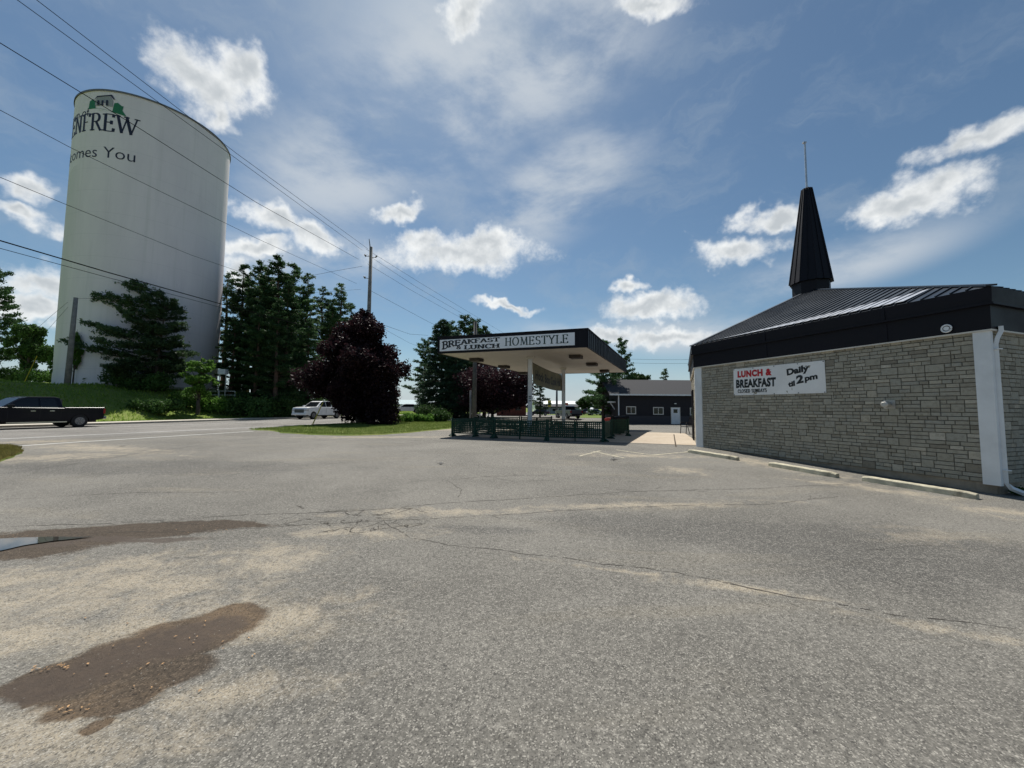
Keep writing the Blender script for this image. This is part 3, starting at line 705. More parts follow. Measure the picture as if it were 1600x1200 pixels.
def letters_on(name, parent, m, fn, quads=None, tri=None, lift=.004):
    """map flat letters through fn(x,y,height)->point; strokes sit a hair above one another"""
    mb = MB()
    if quads:
        for i, q in enumerate(quads): mb.add([fn(x, y, lift + .0006 * (i % 7)) for x, y in q], [(0, 1, 2, 3)])
    if tri:
        V, F = tri; mb.add([fn(x, y, lift) for x, y in V], F)
    return mb.build(name, m, parent, fix=False)

# ------------------------------------------------------------------ water tower (standpipe)
TD = 66.0; TR = 7.3; TAZ = R(-43.9)
TX, TY = math.sin(TAZ) * TD, math.cos(TAZ) * TD
TZ0 = gz(TX + 5.3, TY - 5.3) - .5
TTOP = 36.2
tw = empty('water_tower', 'huge pale grey cylindrical water tower with blue lettering rising behind the pines', 'water tower', (TX, TY, TZ0))
hT = TTOP - TZ0
mtw = bpy.data.materials.new('tower_paint'); mtw.use_nodes = True
q = NT(mtw.node_tree); b = mtw.node_tree.nodes['Principled BSDF']; oc = q.n('ShaderNodeTexCoord').outputs['Object']
sp_ = q.n('ShaderNodeSeparateXYZ'); q.L.new(oc, sp_.inputs[0])
n1 = q.noise(q.mapping(oc, scale=(1, 1, .25)), .5, 6, .65, .4); n2 = q.noise(q.mapping(oc, scale=(1.6, 1.6, .05)), 1.3, 5, .65)
n3 = q.noise(q.mapping(oc, scale=(.6, .6, .1)), .5, 3, .5)
c = q.mix(q.ss(n1, .3, .7), (.74, .68, .71), (.80, .74, .76)); c = q.mix(q.m('MULTIPLY', q.ss(n2, .5, .75), .28), c, (.54, .53, .51))
# repainted lower band with a wavy top edge
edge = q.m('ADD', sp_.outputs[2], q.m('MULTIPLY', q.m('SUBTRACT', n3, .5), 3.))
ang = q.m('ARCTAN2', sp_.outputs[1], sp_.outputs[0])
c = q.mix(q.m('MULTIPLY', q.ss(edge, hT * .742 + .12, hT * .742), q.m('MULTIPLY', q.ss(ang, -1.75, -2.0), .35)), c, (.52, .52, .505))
pl = q.ss(q.m('FRACT', q.m('MULTIPLY', sp_.outputs[2], 1 / 2.44)), .985, 1.); c = q.mix(q.m('MULTIPLY', pl, .4), c, (.33, .34, .34))
q.L.new(c, b.inputs['Base Color']); b.inputs['Roughness'].default_value = .75; b.inputs['Specular IOR Level'].default_value = .2
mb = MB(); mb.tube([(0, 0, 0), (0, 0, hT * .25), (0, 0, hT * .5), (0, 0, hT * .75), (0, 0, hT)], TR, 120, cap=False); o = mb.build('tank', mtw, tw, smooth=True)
mb = MB(); mb.tube([(0, 0, hT - .14), (0, 0, hT + .06)], TR + .09, 120, cap=False); mb.tube([(0, 0, hT + .06), (0, 0, hT + .9), (0, 0, hT + 1.3)], [TR + .09, TR * .5, .2], 120); mb.build('roof', M['steel'], tw, smooth=False)
mb = MB(); mb.tube([(0, 0, .0), (0, 0, .75)], TR + .28, 90); mb.build('footing', M['concrete'], tw)
def tower_pt(th, z, h=0.02):   # th: angle at the axis, world azimuth maths
    return (math.cos(th) * (TR + h), math.sin(th) * (TR + h), z)
def tower_hit(px, py):
    r = ray(px, py); o_ = Vector((0, 0, H0)); dx, dy = -TX, -TY
    a = r.x ** 2 + r.y ** 2; b_ = 2 * (r.x * dx + r.y * dy); c_ = dx * dx + dy * dy - TR * TR
    t = (-b_ - math.sqrt(max(0, b_ * b_ - 4 * a * c_))) / (2 * a); p = o_ + r * t
    return math.atan2(p.y - TY, p.x - TX), p.z - TZ0
# anchors: right ends of the two lines, read off the curved face
thW, zW = tower_hit(217, 214); thY, zY = tower_hit(211, 254); thL, zL = tower_hit(198, 181)
_, zE = tower_hit(140, 187)
def tfn(th_end, width, z, size):
    return lambda x, y, h: tower_pt(th_end - (width - x) * size / TR, z + y * size, h + .01)
hW = 1.95
qd, wid = serif('RENFREW', .17, .06, 1.02)
letters_on('lettering', tw, M['inknavy'], lambda x, y, h: tower_pt(thW - (wid - x) * 1.62 / TR, zW + y * hW, h + .01), quads=qd)
V, F = text_polys('Town of', 1., 0); wd_ = max(v[0] for v in V); th_of, z_of = tower_hit(141, 166)
letters_on('lettering', tw, M['inknavy'], tfn(th_of, wd_, z_of - 1.1, 1.35), tri=(V, F))
V, F = text_polys('Welcomes You', 1., -.004); wd_ = max(v[0] for v in V)
letters_on('lettering', tw, M['inknavy'], tfn(thY, wd_, zY - .0, 1.80), tri=(V, F))
# emblem: green trees either side of a grey gabled hall
em = MB(); 
def efn(x, y, h=.03): return tower_pt(thL - (6.4 - x) * .64 / TR, zL + y * .62 + .1, h)
def epoly(P, h): em.add([efn(x, y, h) for x, y in P], [tuple(range(len(P)))])
epoly([(0.0, .55), (.35, .5), (.5, 1.9), (1.1, 2.3), (1.5, 1.9), (1.7, .6), (2.9, .45), (4.4, .15), (4.6, 1.75), (5.1, 1.9), (5.7, 1.4), (5.9, 1.45), (5.8, .6), (6.4, -.35), (4.6, .0), (2.5, .2)], .03)
em.build('emblem', M['logogreen'], tw, fix=False)
em = MB(); epoly([(1.6, 1.0), (4.4, 1.0), (4.4, 2.2), (3.9, 3.0), (1.9, 2.6), (1.6, 2.0)], .05); em.build('emblem', mat('emblem_grey', (.30, .31, .32), .6), tw, fix=False)
em = MB()
for P in ([(1.4, 2.1), (1.9, 2.8), (4.2, 3.2), (4.7, 2.4), (4.5, 2.35), (4.05, 2.95), (2.0, 2.6)], [(2.0, 1.1), (2.3, 1.1), (2.3, 2.0), (2.0, 2.0)], [(2.7, 1.1), (3.0, 1.1), (3.0, 2.0), (2.7, 2.0)], [(3.4, 1.1), (3.7, 1.1), (3.7, 2.1), (3.4, 2.1)]): epoly(P, .07)
em.build('emblem', M['inknavy'], tw, fix=False)

# ------------------------------------------------------------------ restaurant building
PA = Vector((9.398, 7.507)); PB = Vector((7.04, 14.64)); PC = Vector((9.80, 20.9)); PD = Vector((15.5, 24.3)); PE = Vector((22.0, 20.5)); PF = Vector((24.0, 12.42))
poly = [PA, PB, PC, PD, PE, PF]; cen = sum(poly, Vector((0, 0))) / 6
APX = Vector((13.5, 17.05)); ZB = 3.0
def outn(a, b):
    d = (b - a).normalized(); n = Vector((d.y, -d.x))
    return n if (n.dot((a + b) / 2 - cen) > 0) else -n
def offset_poly(P, off):
    out = []
    for i in range(len(P)):
        a, p, c_ = P[i - 1], P[i], P[(i + 1) % len(P)]
        n1, n2 = outn(a, p), outn(p, c_); out.append(p + (n1 + n2) * off / (1 + n1.dot(n2)))
    return out
rst = empty('restaurant', 'grey stone restaurant with a black metal fascia, low black metal roof and pointed spire', 'restaurant', (0, 0, 0))
# stone veneer built block by block
mst = bpy.data.materials.new('ashlar_stone'); mst.use_nodes = True; q = NT(mst.node_tree); b = mst.node_tree.nodes['Principled BSDF']
at_ = q.n('ShaderNodeAttribute', attribute_name='tone'); oc = q.n('ShaderNodeTexCoord').outputs['Object']
nz = q.noise(oc, 14, 6, .7, .3); nb = q.noise(oc, 55, 4, .7)
cr = q.n('ShaderNodeValToRGB'); q.L.new(at_.outputs['Fac'], cr.inputs[0]); e = cr.color_ramp.elements
e[0].position = 0; e[0].color = (.22, .20, .165, 1); e[1].position = 1; e[1].color = (.46, .43, .37, 1)
for p_, c_ in ((.3, (.30, .28, .235, 1)), (.55, (.35, .33, .28, 1)), (.75, (.32, .31, .275, 1)), (.9, (.42, .38, .31, 1))): x = e.new(p_); x.color = c_
c = q.mix(q.m('MULTIPLY', q.ss(nz, .42, .72), .45), cr.outputs[0], (.135, .12, .095)); c = q.mix(q.m('MULTIPLY', q.ss(nb, .5, .8), .4), c, (.40, .37, .32))
c = q.mix(1., c, (1.10, 1.10, 1.06), 'MULTIPLY'); q.L.new(c, b.inputs['Base Color']); b.inputs['Roughness'].default_value = .92; b.inputs['Specular IOR Level'].default_value = .2
bp = q.n('ShaderNodeBump', ins={'Strength': .8, 'Distance': .012}); q.L.new(q.m('ADD', nb, nz), bp.inputs['Height']); q.L.new(bp.outputs[0], b.inputs['Normal'])
M['stone'] = mst; M['mortar'] = mat('mortar', (.075, .07, .06), .95, var=.15)
def stone_wall(name, a, b, z0, z1, n, seed, inset0=0., inset1=0., holes=()):
    r = random.Random(seed); d = (b - a).normalized(); L = (b - a).length - inset0 - inset1; a = a + d * inset0
    rh = .084; cw = .052; rows = int((z1 - z0) / rh); rh = (z1 - z0) / rows; cols = int(L / cw); cw = L / cols
    occ = [[False] * cols for _ in range(rows)]; mb = MB(); tones = []
    for (h0, h1, hz0, hz1) in holes:
        for i in range(rows):
            for j in range(cols):
                if h0 - inset0 < (j + .5) * cw < h1 - inset0 and hz0 < z0 + (i + .5) * rh < hz1: occ[i][j] = True
    def P(x, z, o): return (a.x + d.x * x + n.x * o, a.y + d.y * x + n.y * o, z)
    for i in range(rows):
        for j in range(cols):
            if occ[i][j]: continue
            h = 1 if r.random() < .88 else 2; wd = r.randint(3, 6) if h == 1 else r.randint(4, 6)
            h = min(h, rows - i); w_ = 0
            while w_ < wd and j + w_ < cols and not occ[i][j + w_]: w_ += 1
            if j + w_ < cols and not occ[i][j + w_] and cols - (j + w_) < 3: w_ = cols - j
            k = 1
            while k < h and not any(occ[i + k][j + q_] for q_ in range(w_)): k += 1
            for u in range(k):
                for q_ in range(w_): occ[i + u][j + q_] = True
            x0, x1 = j * cw + .004, (j + w_) * cw - .004; y0, y1 = z0 + i * rh + .004, z0 + (i + k) * rh - .004
            o1 = .014 + r.uniform(0, .014); bv = .005
            vs = [P(x0, y0, 0), P(x1, y0, 0), P(x1, y1, 0), P(x0, y1, 0)] + [P(x0 + bv, y0 + bv, o1), P(x1 - bv, y0 + bv, o1), P(x1 - bv, y1 - bv, o1), P(x0 + bv, y1 - bv, o1)]
            mb.add(vs, [(4, 5, 6, 7), (0, 1, 5, 4), (1, 2, 6, 5), (2, 3, 7, 6), (3, 0, 4, 7)])
            tones += [min(1, max(0, r.gauss(.52, .22)))] * 5
    mb.cur = 1; ee = .001
    mb.add([P(0, z0, ee), P(L, z0, ee), P(L, z1, ee), P(0, z1, ee), P(0, z0, -.15), P(L, z0, -.15), P(L, z1, -.15), P(0, z1, -.15)], [(0, 1, 2, 3), (4, 5, 6, 7), (0, 1, 5, 4), (1, 2, 6, 5), (2, 3, 7, 6), (3, 0, 4, 7)])
    tones += [0.] * 6
    o = mb.build(name, [M['stone'], M['mortar']], rst)
    at2 = o.data.attributes.new('tone', 'FLOAT', 'FACE'); at2.data.foreach_set('value', tones); return o
stone_wall('wall', PA, PB, -.01, ZB, outn(PA, PB), 3, .17, .28)
LBC = (PC - PB).length
stone_wall('wall', PB, PC, -.01, ZB, outn(PB, PC), 4, .28, .2, holes=[(3.0, 4.3, 0, 2.3), (4.9, 6.1, .9, 2.3)])
stone_wall('wall', PA, PF, -.01, ZB, outn(PA, PF), 5, .05, .2)
for a, b_ in ((PC, PD), (PD, PE), (PE, PF)):
    mb = MB(); n = outn(a, b_); mb.vprism([(a.x, a.y), (b_.x, b_.y), (b_.x - n.x * .2, b_.y - n.y * .2), (a.x - n.x * .2, a.y - n.y * .2)], -.4, ZB); mb.build('wall', M['foundation'], rst)
mb = MB()
for a, b_ in zip(poly, poly[1:] + poly[:1]):
    n = outn(a, b_); d = (b_ - a).normalized(); mb.vprism([tuple(a - n * .02), tuple(b_ - n * .02), tuple(b_ - n * .3), tuple(a - n * .3)], -.7, -.012)
mb.build('foundation', M['foundation'], rst)
# white corner boards
def corner_board(p, d1, n1, l1, d2, n2, l2, z0, z1):
    o = .05
    c0 = p + (n1 + n2) * o / (1 + n1.dot(n2)); P_ = [p + d1 * l1, p + d1 * l1 + n1 * o, c0, p + d2 * l2 + n2 * o, p + d2 * l2]
    mb = MB(); mb.vprism([tuple(v) for v in P_], z0, z1); return mb.build('corner_board', M['white'], rst)
dAB = (PB - PA).normalized(); nAB = outn(PA, PB); dAF = (PF - PA).normalized(); nAF = outn(PA, PF); dBC = (PC - PB).normalized(); nBC = outn(PB, PC)
corner_board(PA, dAB, nAB, .19, dAF, nAF, .04, -.04, ZB + .0); corner_board(PB, -dAB, nAB, .30, dBC, nBC, .28, -.04, ZB)
# door and window on the entrance side
mb = MB(); cD = PB + dBC * 3.65
for s in (3.02, 4.24): p = PB + dBC * s; mb.bar((p.x + nBC.x * .03, p.y + nBC.y * .03, 0), (p.x + nBC.x * .03, p.y + nBC.y * .03, 2.3), .07, .10)
mb.build('door_frame', M['black'], rst)
mb = MB(); a = PB + dBC * 3.06 - nBC * .03; b2 = PB + dBC * 4.2 - nBC * .03; mb.vprism([tuple(a), tuple(b2), tuple(b2 + nBC * .045), tuple(a + nBC * .045)], .02, 2.26); dr = mb.build('door', M['glass'], rst)
mb = MB(); p = PB + dBC * 4.05 + nBC * .06; mb.tube([(p.x, p.y, .9), (p.x, p.y, 1.5)], .02); mb.build('handle', M['chrome'], dr)
mb = MB(); a = PB + dBC * 4.92 - nBC * .03; b2 = PB + dBC * 6.08 - nBC * .03; mb.vprism([tuple(a), tuple(b2), tuple(b2 + nBC * .04), tuple(a + nBC * .04)], .92, 2.28); mb.build('window', M['glass'], rst)
ZE = 3.82
# fascia: lower band, ledge, upper gutter band, pale trim line
def ring(P0, P1, z0, z1):
    """closed band between polygon P0 (bottom) and P1 (top)"""
    n = len(P0); vs = [(p.x, p.y, z0) for p in P0] + [(p.x, p.y, z1) for p in P1]
    return vs, [(i, (i + 1) % n, n + (i + 1) % n, n + i) for i in range(n)]
mb = MB()
for (o0, o1, z0, z1) in ((.02, .08, ZB, ZB + .002), (.08, .09, ZB + .002, 3.47), (.09, .16, 3.47, 3.475), (.16, .16, 3.475, 3.52), (.16, .13, 3.52, 3.525), (.13, .15, 3.525, ZE), (.15, .05, ZE, ZE + .003)):
    mb.add(*ring(offset_poly(poly, o0), offset_poly(poly, o1), z0, z1))
fa, fb_ = offset_poly(poly, .0)[0], offset_poly(poly, .0)[1]
for t_ in (.21, .61): p_ = fa.lerp(fb_, t_) + nAB * .092; mb.bar((p_.x, p_.y, ZB + .01), (p_.x, p_.y, 3.46), .07, .012, up=(nAB.x, nAB.y, 0)); p_ = fa.lerp(fb_, t_) + nAB * .15; mb.bar((p_.x, p_.y, 3.53), (p_.x, p_.y, ZE - .01), .07, .012, up=(nAB.x, nAB.y, 0))
mb.build('fascia', M['black'], rst, fix=False)
mb = MB(); mb.add(*ring(offset_poly(poly, .085), offset_poly(poly, .085), ZB - .03, ZB + .0)); mb.add(*ring(offset_poly(poly, .0), offset_poly(poly, .085), ZB - .031, ZB - .03)); mb.build('trim', M['offwhite'], rst, fix=False)
# roof with standing seams
EV = offset_poly(poly, .15); ZA = H0 + (APX.y) * .318 + .05
mb = MB(); ap = Vector((APX.x, APX.y, ZA))
mb.add([(p.x, p.y, ZE) for p in EV] + [tuple(ap)], [(i, (i + 1) % 6, 6) for i in range(6)])
def seams(mb, A, B, step, h=.032, wd=.03):
    A3 = Vector((A.x, A.y, ZE)); B3 = Vector((B.x, B.y, ZE)); d = (B3 - A3).normalized(); L = (B3 - A3).length
    nrm = (B3 - A3).cross(ap - A3).normalized(); nrm = nrm if nrm.z > 0 else -nrm
    up = nrm.cross(d).normalized(); up = up if up.z > 0 else -up
    ta = (ap - A3).dot(d); H_ = (ap - A3).dot(up); t = step * .5
    while t < L:
        ln = H_ * t / ta if t < ta else H_ * (L - t) / (L - ta)
        if 0 < ta < L or True:
            if ta > L: ln = H_ * t / ta
        if ln > .3:
            # stop at whichever hip is met first
            p0 = A3 + d * t; cand = []
            if ta > 0: cand.append(H_ * t / ta)
            if L - ta > 0: cand.append(H_ * (L - t) / (L - ta))
            ln = min(c for c in cand if c > 0); p1 = p0 + up * ln
            mb.bar(p0 + nrm * h * .5, p1 + nrm * h * .5, wd, h, up=nrm)
        t += step
for i in range(6): seams(mb, EV[i], EV[(i + 1) % 6], .23, h=.03, wd=.022)
for p in EV: mb.bar(Vector((p.x, p.y, ZE + .02)), ap + Vector((0, 0, .02)), .16, .035)
mb.build('roof', M['roofm'], rst)
# sun glare painted as a wedge of pale strips along the long face's eave
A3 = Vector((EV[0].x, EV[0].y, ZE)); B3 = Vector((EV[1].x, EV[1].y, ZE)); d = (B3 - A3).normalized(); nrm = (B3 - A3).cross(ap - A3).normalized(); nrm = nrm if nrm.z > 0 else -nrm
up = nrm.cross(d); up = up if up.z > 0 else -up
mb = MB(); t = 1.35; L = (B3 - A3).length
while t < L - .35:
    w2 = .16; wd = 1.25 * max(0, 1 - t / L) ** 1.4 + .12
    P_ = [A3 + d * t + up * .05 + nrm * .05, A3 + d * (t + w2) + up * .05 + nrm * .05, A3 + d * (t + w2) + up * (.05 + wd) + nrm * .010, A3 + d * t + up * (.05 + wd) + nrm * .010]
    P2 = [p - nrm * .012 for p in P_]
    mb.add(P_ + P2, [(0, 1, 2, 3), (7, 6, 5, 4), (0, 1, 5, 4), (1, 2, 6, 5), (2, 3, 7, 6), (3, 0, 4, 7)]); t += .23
mb.build('eave_glare', mat('eave_glare', (.42, .44, .48), .4, .4), rst)
# spire
sx, sy = APX.x, APX.y; dpx = 17.05 / 600
def sq(rr, ang=0.): return [(sx + rr * math.cos(R(a + ang)), sy + rr * math.sin(R(a + ang))) for a in (22.5, 67.5, 112.5, 157.5, 202.5, 247.5, 292.5, 337.5)]
zt = at(1267, 296, sy).z; zb = ZA + .28
sp = MB(); sp.vprism(sq(.72), ZA - 1.0, zb); spb = sp.build('spire_base', M['black'], rst)
sp = MB(); N8 = 8
sp.vprism(sq(.82), zb - .0, zt, poly2=sq(.20))
sp.vprism(sq(.20), zt + .001, zt + .06, poly2=sq(.10))
bl0, tp0 = sq(.825), sq(.205)
for i in range(8):
    for f in (0., .5):
        a = Vector((*bl0[i], zb)).lerp(Vector((*bl0[(i + 1) % 8], zb)), f); t_ = Vector((*tp0[i], zt)).lerp(Vector((*tp0[(i + 1) % 8], zt)), f)
        sp.bar(a, t_, .035, .035)
sp.build('spire', M['black'], rst)
sp = MB(); ztop = at(1263, 224, sy).z; sp.tube([(sx, sy, zt - .1), (sx, sy, ztop)], [.042, .036], 8); sp.box(sx - .09, sx + .05, sy - .05, sy + .05, ztop, ztop + .06)
sp.build('mast', M['galv'], rst)
# vent, ring camera and downpipe on the wall
def wallpt(px, py, P0, n):   # ray hit with a vertical wall plane
    r = ray(px, py); t = ((P0.x) * n.x + (P0.y) * n.y) / (r.x * n.x + r.y * n.y); return Vector((r.x * t, r.y * t, H0 + r.z * t))
v = wallpt(1391, 632, PA, nAB); n3 = Vector((nAB.x, nAB.y, 0)); d3 = Vector((dAB.x, dAB.y, 0))
mb = MB(); Mx = Matrix(((d3.x, n3.x, 0, v.x), (d3.y, n3.y, 0, v.y), (0, 0, 1, v.z), (0, 0, 0, 1)))
mb.box(-.11, .11, .02, .035, -.10, .10, Mx); mb.tube([v + n3 * .03, v + n3 * .20], [.05, .05], 14); mb.tube([v + n3 * .13, v + n3 * .22, v + n3 * .24], [.075, .075, .05], 14)
mb.build('exhaust_vent', M['hood'], rst)
v = wallpt(1484, 514, PA, nAB); mb = MB(); c0 = v + n3 * .12
ringpts = [c0 + d3 * (.075 * math.cos(R(a))) + Vector((0, 0, .075 * math.sin(R(a)))) for a in range(0, 361, 20)]
mb.tube(ringpts, .016, 6, cap=False); mb.tube([v + n3 * .05, v + n3 * .13], .045, 12); mb.build('eave_vent_ring', M['white'], rst)
mb = MB(); pp = PA + dAF * .20; o_ = nAF
def q3(s_, off, z): p = PA + dAF * s_ + nAF * off; return (p.x, p.y, z)
mb.tube([q3(.15, .12, 3.06), q3(.15, .12, 2.96), q3(.10, .08, 2.82), q3(.09, .06, 2.70), q3(.09, .06, .02), q3(.12, .12, -.08), q3(.22, .26, -.17)], [.045, .047, .045, .045, .045, .045, .045], 4)
for z in (2.6, .25): mb.box(-.06, .06, -.06, .06, z, z + .02, Matrix.Translation(q3(.09, .06, 0)))
mb.build('downpipe', M['white'], rst)

# banner on the wall
TL, TR_, BR, BL = [wallpt(x, y, PA, nAB) + n3 * .035 for x, y in ((1147, 577), (1290, 563), (1292, 614), (1148, 618))]
bn = empty('banner_sign', 'white lunch and breakfast vinyl banner fixed to the grey stone wall', 'banner', tuple((BL + BR) / 2))
o0 = (BL + BR) / 2
def bfn(x, y, h):  # x,y in 0..1 of the banner
    p = (BL * (1 - x) + BR * x) * (1 - y) + (TL * (1 - x) + TR_ * x) * y
    rip = .010 * math.sin(x * 17) * math.sin(y * 4 + 1)
    return tuple(p + n3 * (h + rip) - o0)
mb = MB(); nx, ny = 28, 8; vs = [bfn(i / nx, j / ny, hh) for hh in (0, -.004) for i in range(nx + 1) for j in range(ny + 1)]; k = (nx + 1) * (ny + 1)
fs = [(i * (ny + 1) + j, (i + 1) * (ny + 1) + j, (i + 1) * (ny + 1) + j + 1, i * (ny + 1) + j + 1) for i in range(nx) for j in range(ny)]
mb.add(vs, fs + [tuple(k + i for i in f[::-1]) for f in fs]); mb.build('sheet', M['vinyl'], bn, fix=False)
BW = (BR - BL).length; BH = (TL - BL).length; asp = BW / BH
def put(s, x0, x1, y0, y1, m, bold=.0, rot=0., shear=0., name='lettering', cs=1.):
    V, F = text_polys(s, 1., bold, shear, cs); xa, xb = min(v[0] for v in V), max(v[0] for v in V); ya, yb = min(v[1] for v in V), max(v[1] for v in V)
    def fn(x, y, h):
        u = (x - xa) / (xb - xa) - .5; v_ = (y - ya) / (yb - ya) - .5
        X = u * (x1 - x0) * asp; Y = v_ * (y1 - y0); c, s_ = math.cos(rot), math.sin(rot)
        return bfn((x0 + x1) / 2 + (X * c - Y * s_) / asp, (y0 + y1) / 2 + X * s_ + Y * c, h)
    return letters_on(name, bn, m, fn, tri=(V, F), lift=.004)
put('LUNCH &', .055, .475, .66, .91, M['inkred'], .065, cs=1.12)
put('BREAKFAST', .035, .52, .27, .59, M['inkblack'], .055, cs=1.08)
qd, wd = serif('CLOSED SUNDAYS', .27, .14, 1.15)
letters_on('lettering', bn, M['inkblack'], lambda x, y, h: bfn(.06 + x / wd * .36, .095 + y * .12, h), quads=qd)
put('Daily', .635, .86, .60, .88, M['inkblack'], .05, .16, .1)
put('til', .645, .72, .24, .42, M['inkblack'], .05, .16, .1); put('2', .725, .80, .33, .60, M['inkblack'], .05, .16, .1); put('pm', .81, .935, .36, .55, M['inkblack'], .05, .16, .1)
for x in (.01, .26, .5, .75, .99):
    for y in (.025, .97): mb = MB(); p = Vector(bfn(x, y, .004)); mb.tube([p, p + n3 * .008], .016, 8); mb.build('grommet', M['steel'], bn)

# ------------------------------------------------------------------ canopy
CR = Vector((3.5, 17.8)); U = Vector((-.947, .322)); Vv = Vector((.408, .913)); CWD = 7.85; CDP = 13.2; ZC0 = 4.27; ZC1 = 5.12
CL = CR + U * CWD; CFR = CR + Vv * CDP; CFL = CL + Vv * CDP
can = empty('canopy', 'flat black-edged canopy with a white underside standing on two white columns over the patio', 'canopy', (0, 0, 0))
mb = MB(); mb.vprism([tuple(p) for p in (CR, CL, CFL, CFR)], ZC0 + .02, ZC1 - .05)
mb.build('slab', M['soffit'], can)
cc_ = (CR + CFL) / 2
def coff(P, o):
    out = []
    for i in range(4):
        a, p, c_ = P[i - 1], P[i], P[(i + 1) % 4]
        def on(a, b):
            d = (b - a).normalized(); n = Vector((d.y, -d.x)); return n if n.dot((a + b) / 2 - cc_) > 0 else -n
        n1, n2 = on(a, p), on(p, c_); out.append(p + (n1 + n2) * o / (1 + n1.dot(n2)))
    return out
CP = [CR, CL, CFL, CFR]
def ringc(o0, o1, z0, z1):
    P0, P1 = coff(CP, o0), coff(CP, o1); return [(p.x, p.y, z0) for p in P0] + [(p.x, p.y, z1) for p in P1], [(i, (i + 1) % 4, 4 + (i + 1) % 4, 4 + i) for i in range(4)]
mb = MB()
for a in ((-.05, .03, ZC0, ZC0 + .001), (.03, .03, ZC0 + .001, ZC1), (.03, .07, ZC1, ZC1 + .001), (.07, .07, ZC1 + .001, ZC1 + .05), (.07, -.15, ZC1 + .05, ZC1 + .055)): mb.add(*ringc(*a))
o_ = .035
for a, b_ in zip(CP, CP[1:] + CP[:1]):
    L = (b_ - a).length; n = int(L / .42); d = (b_ - a) / n; nn = Vector((d.y, -d.x)).normalized(); nn = nn if nn.dot((a + b_) / 2 - cc_) > 0 else -nn
    for i in range(n + 1): p = a + d * i + nn * o_; mb.bar((p.x, p.y, ZC0 + .01), (p.x, p.y, ZC1 - .01), .03, .03)
mb.build('fascia', M['black'], can, fix=False)
nF = Vector((U.y, -U.x)).normalized(); nF = nF if nF.y < 0 else -nF; nF3 = Vector((nF.x, nF.y, 0)); U3 = Vector((U.x, U.y, 0))
# sign box on the fascia: s measured from the left end
def sfn(x, y, h): p = CL - U * x + nF * (.055 + h); return (p.x, p.y, y)
S0, S1, SZ0, SZ1 = .12, 7.28, ZC0 + .115, ZC1 - .13
mb = MB(); mb.add([sfn(S0, SZ0, .03), sfn(S1, SZ0, .03), sfn(S1, SZ1, .03), sfn(S0, SZ1, .03), sfn(S0, SZ0, -.03), sfn(S1, SZ0, -.03), sfn(S1, SZ1, -.03), sfn(S0, SZ1, -.03)], [(0, 1, 2, 3), (7, 6, 5, 4), (0, 1, 5, 4), (1, 2, 6, 5), (2, 3, 7, 6), (3, 0, 4, 7)])
sg = mb.build('fascia_sign', M['signwhite'], can)
SH = SZ1 - SZ0
def line(s, x0, x1, y0, y1, thick, thin, warp=None, m='inkblack', srf=1., sp=1.):
    qd, wd = serif(s, thick, thin, sp, srf=srf)
    def fn(x, y, h):
        u = x / wd; a, b_ = (y0, y1) if warp is None else warp(u)
        return sfn(x0 + (x1 - x0) * u, SZ0 + SH * (a + (b_ - a) * y), .034 + h * .8)
    letters_on('lettering', sg, M[m], fn, quads=qd)
line('BREAKFAST', .28, 3.52, .5, .93, .21, .14, lambda u: (.60 - .46 * max(0, 1 - u) ** 3.2, .84 + .08 * min(1, u * 2.5)))
line('LUNCH', 1.55, 3.52, .08, .42, .22, .14)
line('&', 1.10, 1.42, .12, .42, .20, .1)
line('HOMESTYLE', 3.80, 7.02, .20, .86, .15, .055, sp=1.08, m='inkgreen')
# columns with small capitals
def column(px, Y):
    x = at(px, 600, Y).x; e = MB(); z0 = gz(x, Y) - .1; w2 = .115
    e.box(x - w2, x + w2, Y - w2, Y + w2, z0, ZC0 - .10)
    for k in (-1, 1):
        e.box(x - w2 - .012, x - w2 - .002, Y - .03, Y + .03, z0, ZC0 - .1); e.box(x + w2 + .002, x + w2 + .012, Y - .03, Y + .03, z0, ZC0 - .1) if k > 0 else None
        e.box(x + k * .075 - .012, x + k * .075 + .012, Y - w2 - .012, Y - w2 - .002, z0, ZC0 - .1)
    c = e.build('column', M['white'], can)
    e = MB(); e.box(x - .19, x + .19, Y - .19, Y + .19, ZC0 - .10, ZC0 + .015); e.build('capital', M['offwhite'], c); return x
xc1 = column(828, 21.6); xc2 = column(880.5, 27.2)
# small notices taped on the front column
for z in (2.05, 1.95, 1.80): mb = MB(); mb.box(xc1 - .07, xc1 + .07, 21.6 - .142, 21.6 - .132, z, z + .045); mb.build('notice', M['inkblack'], can)
# soffit light boxes
def soff(px, py):  r = ray(px, py); t = (ZC0 - .03 - H0) / r.z; return Vector((r.x * t, r.y * t))
for (px, py) in ((744.6, 561.5), (787.6, 572.5), (818, 582.5), (900, 556.5), (925, 568.5), (944.6, 579)):
    p = soff(px, py); e = MB(); Mx = Matrix(((-U.x, Vv.x, 0, p.x), (-U.y, Vv.y, 0, p.y), (0, 0, 1, 0), (0, 0, 0, 1)))
    e.box(-.31, .31, -.31, .31, ZC0 - .16, ZC0 + .016, Mx); lb = e.build('light_box', M['lampbox'], can, bevel=.02)
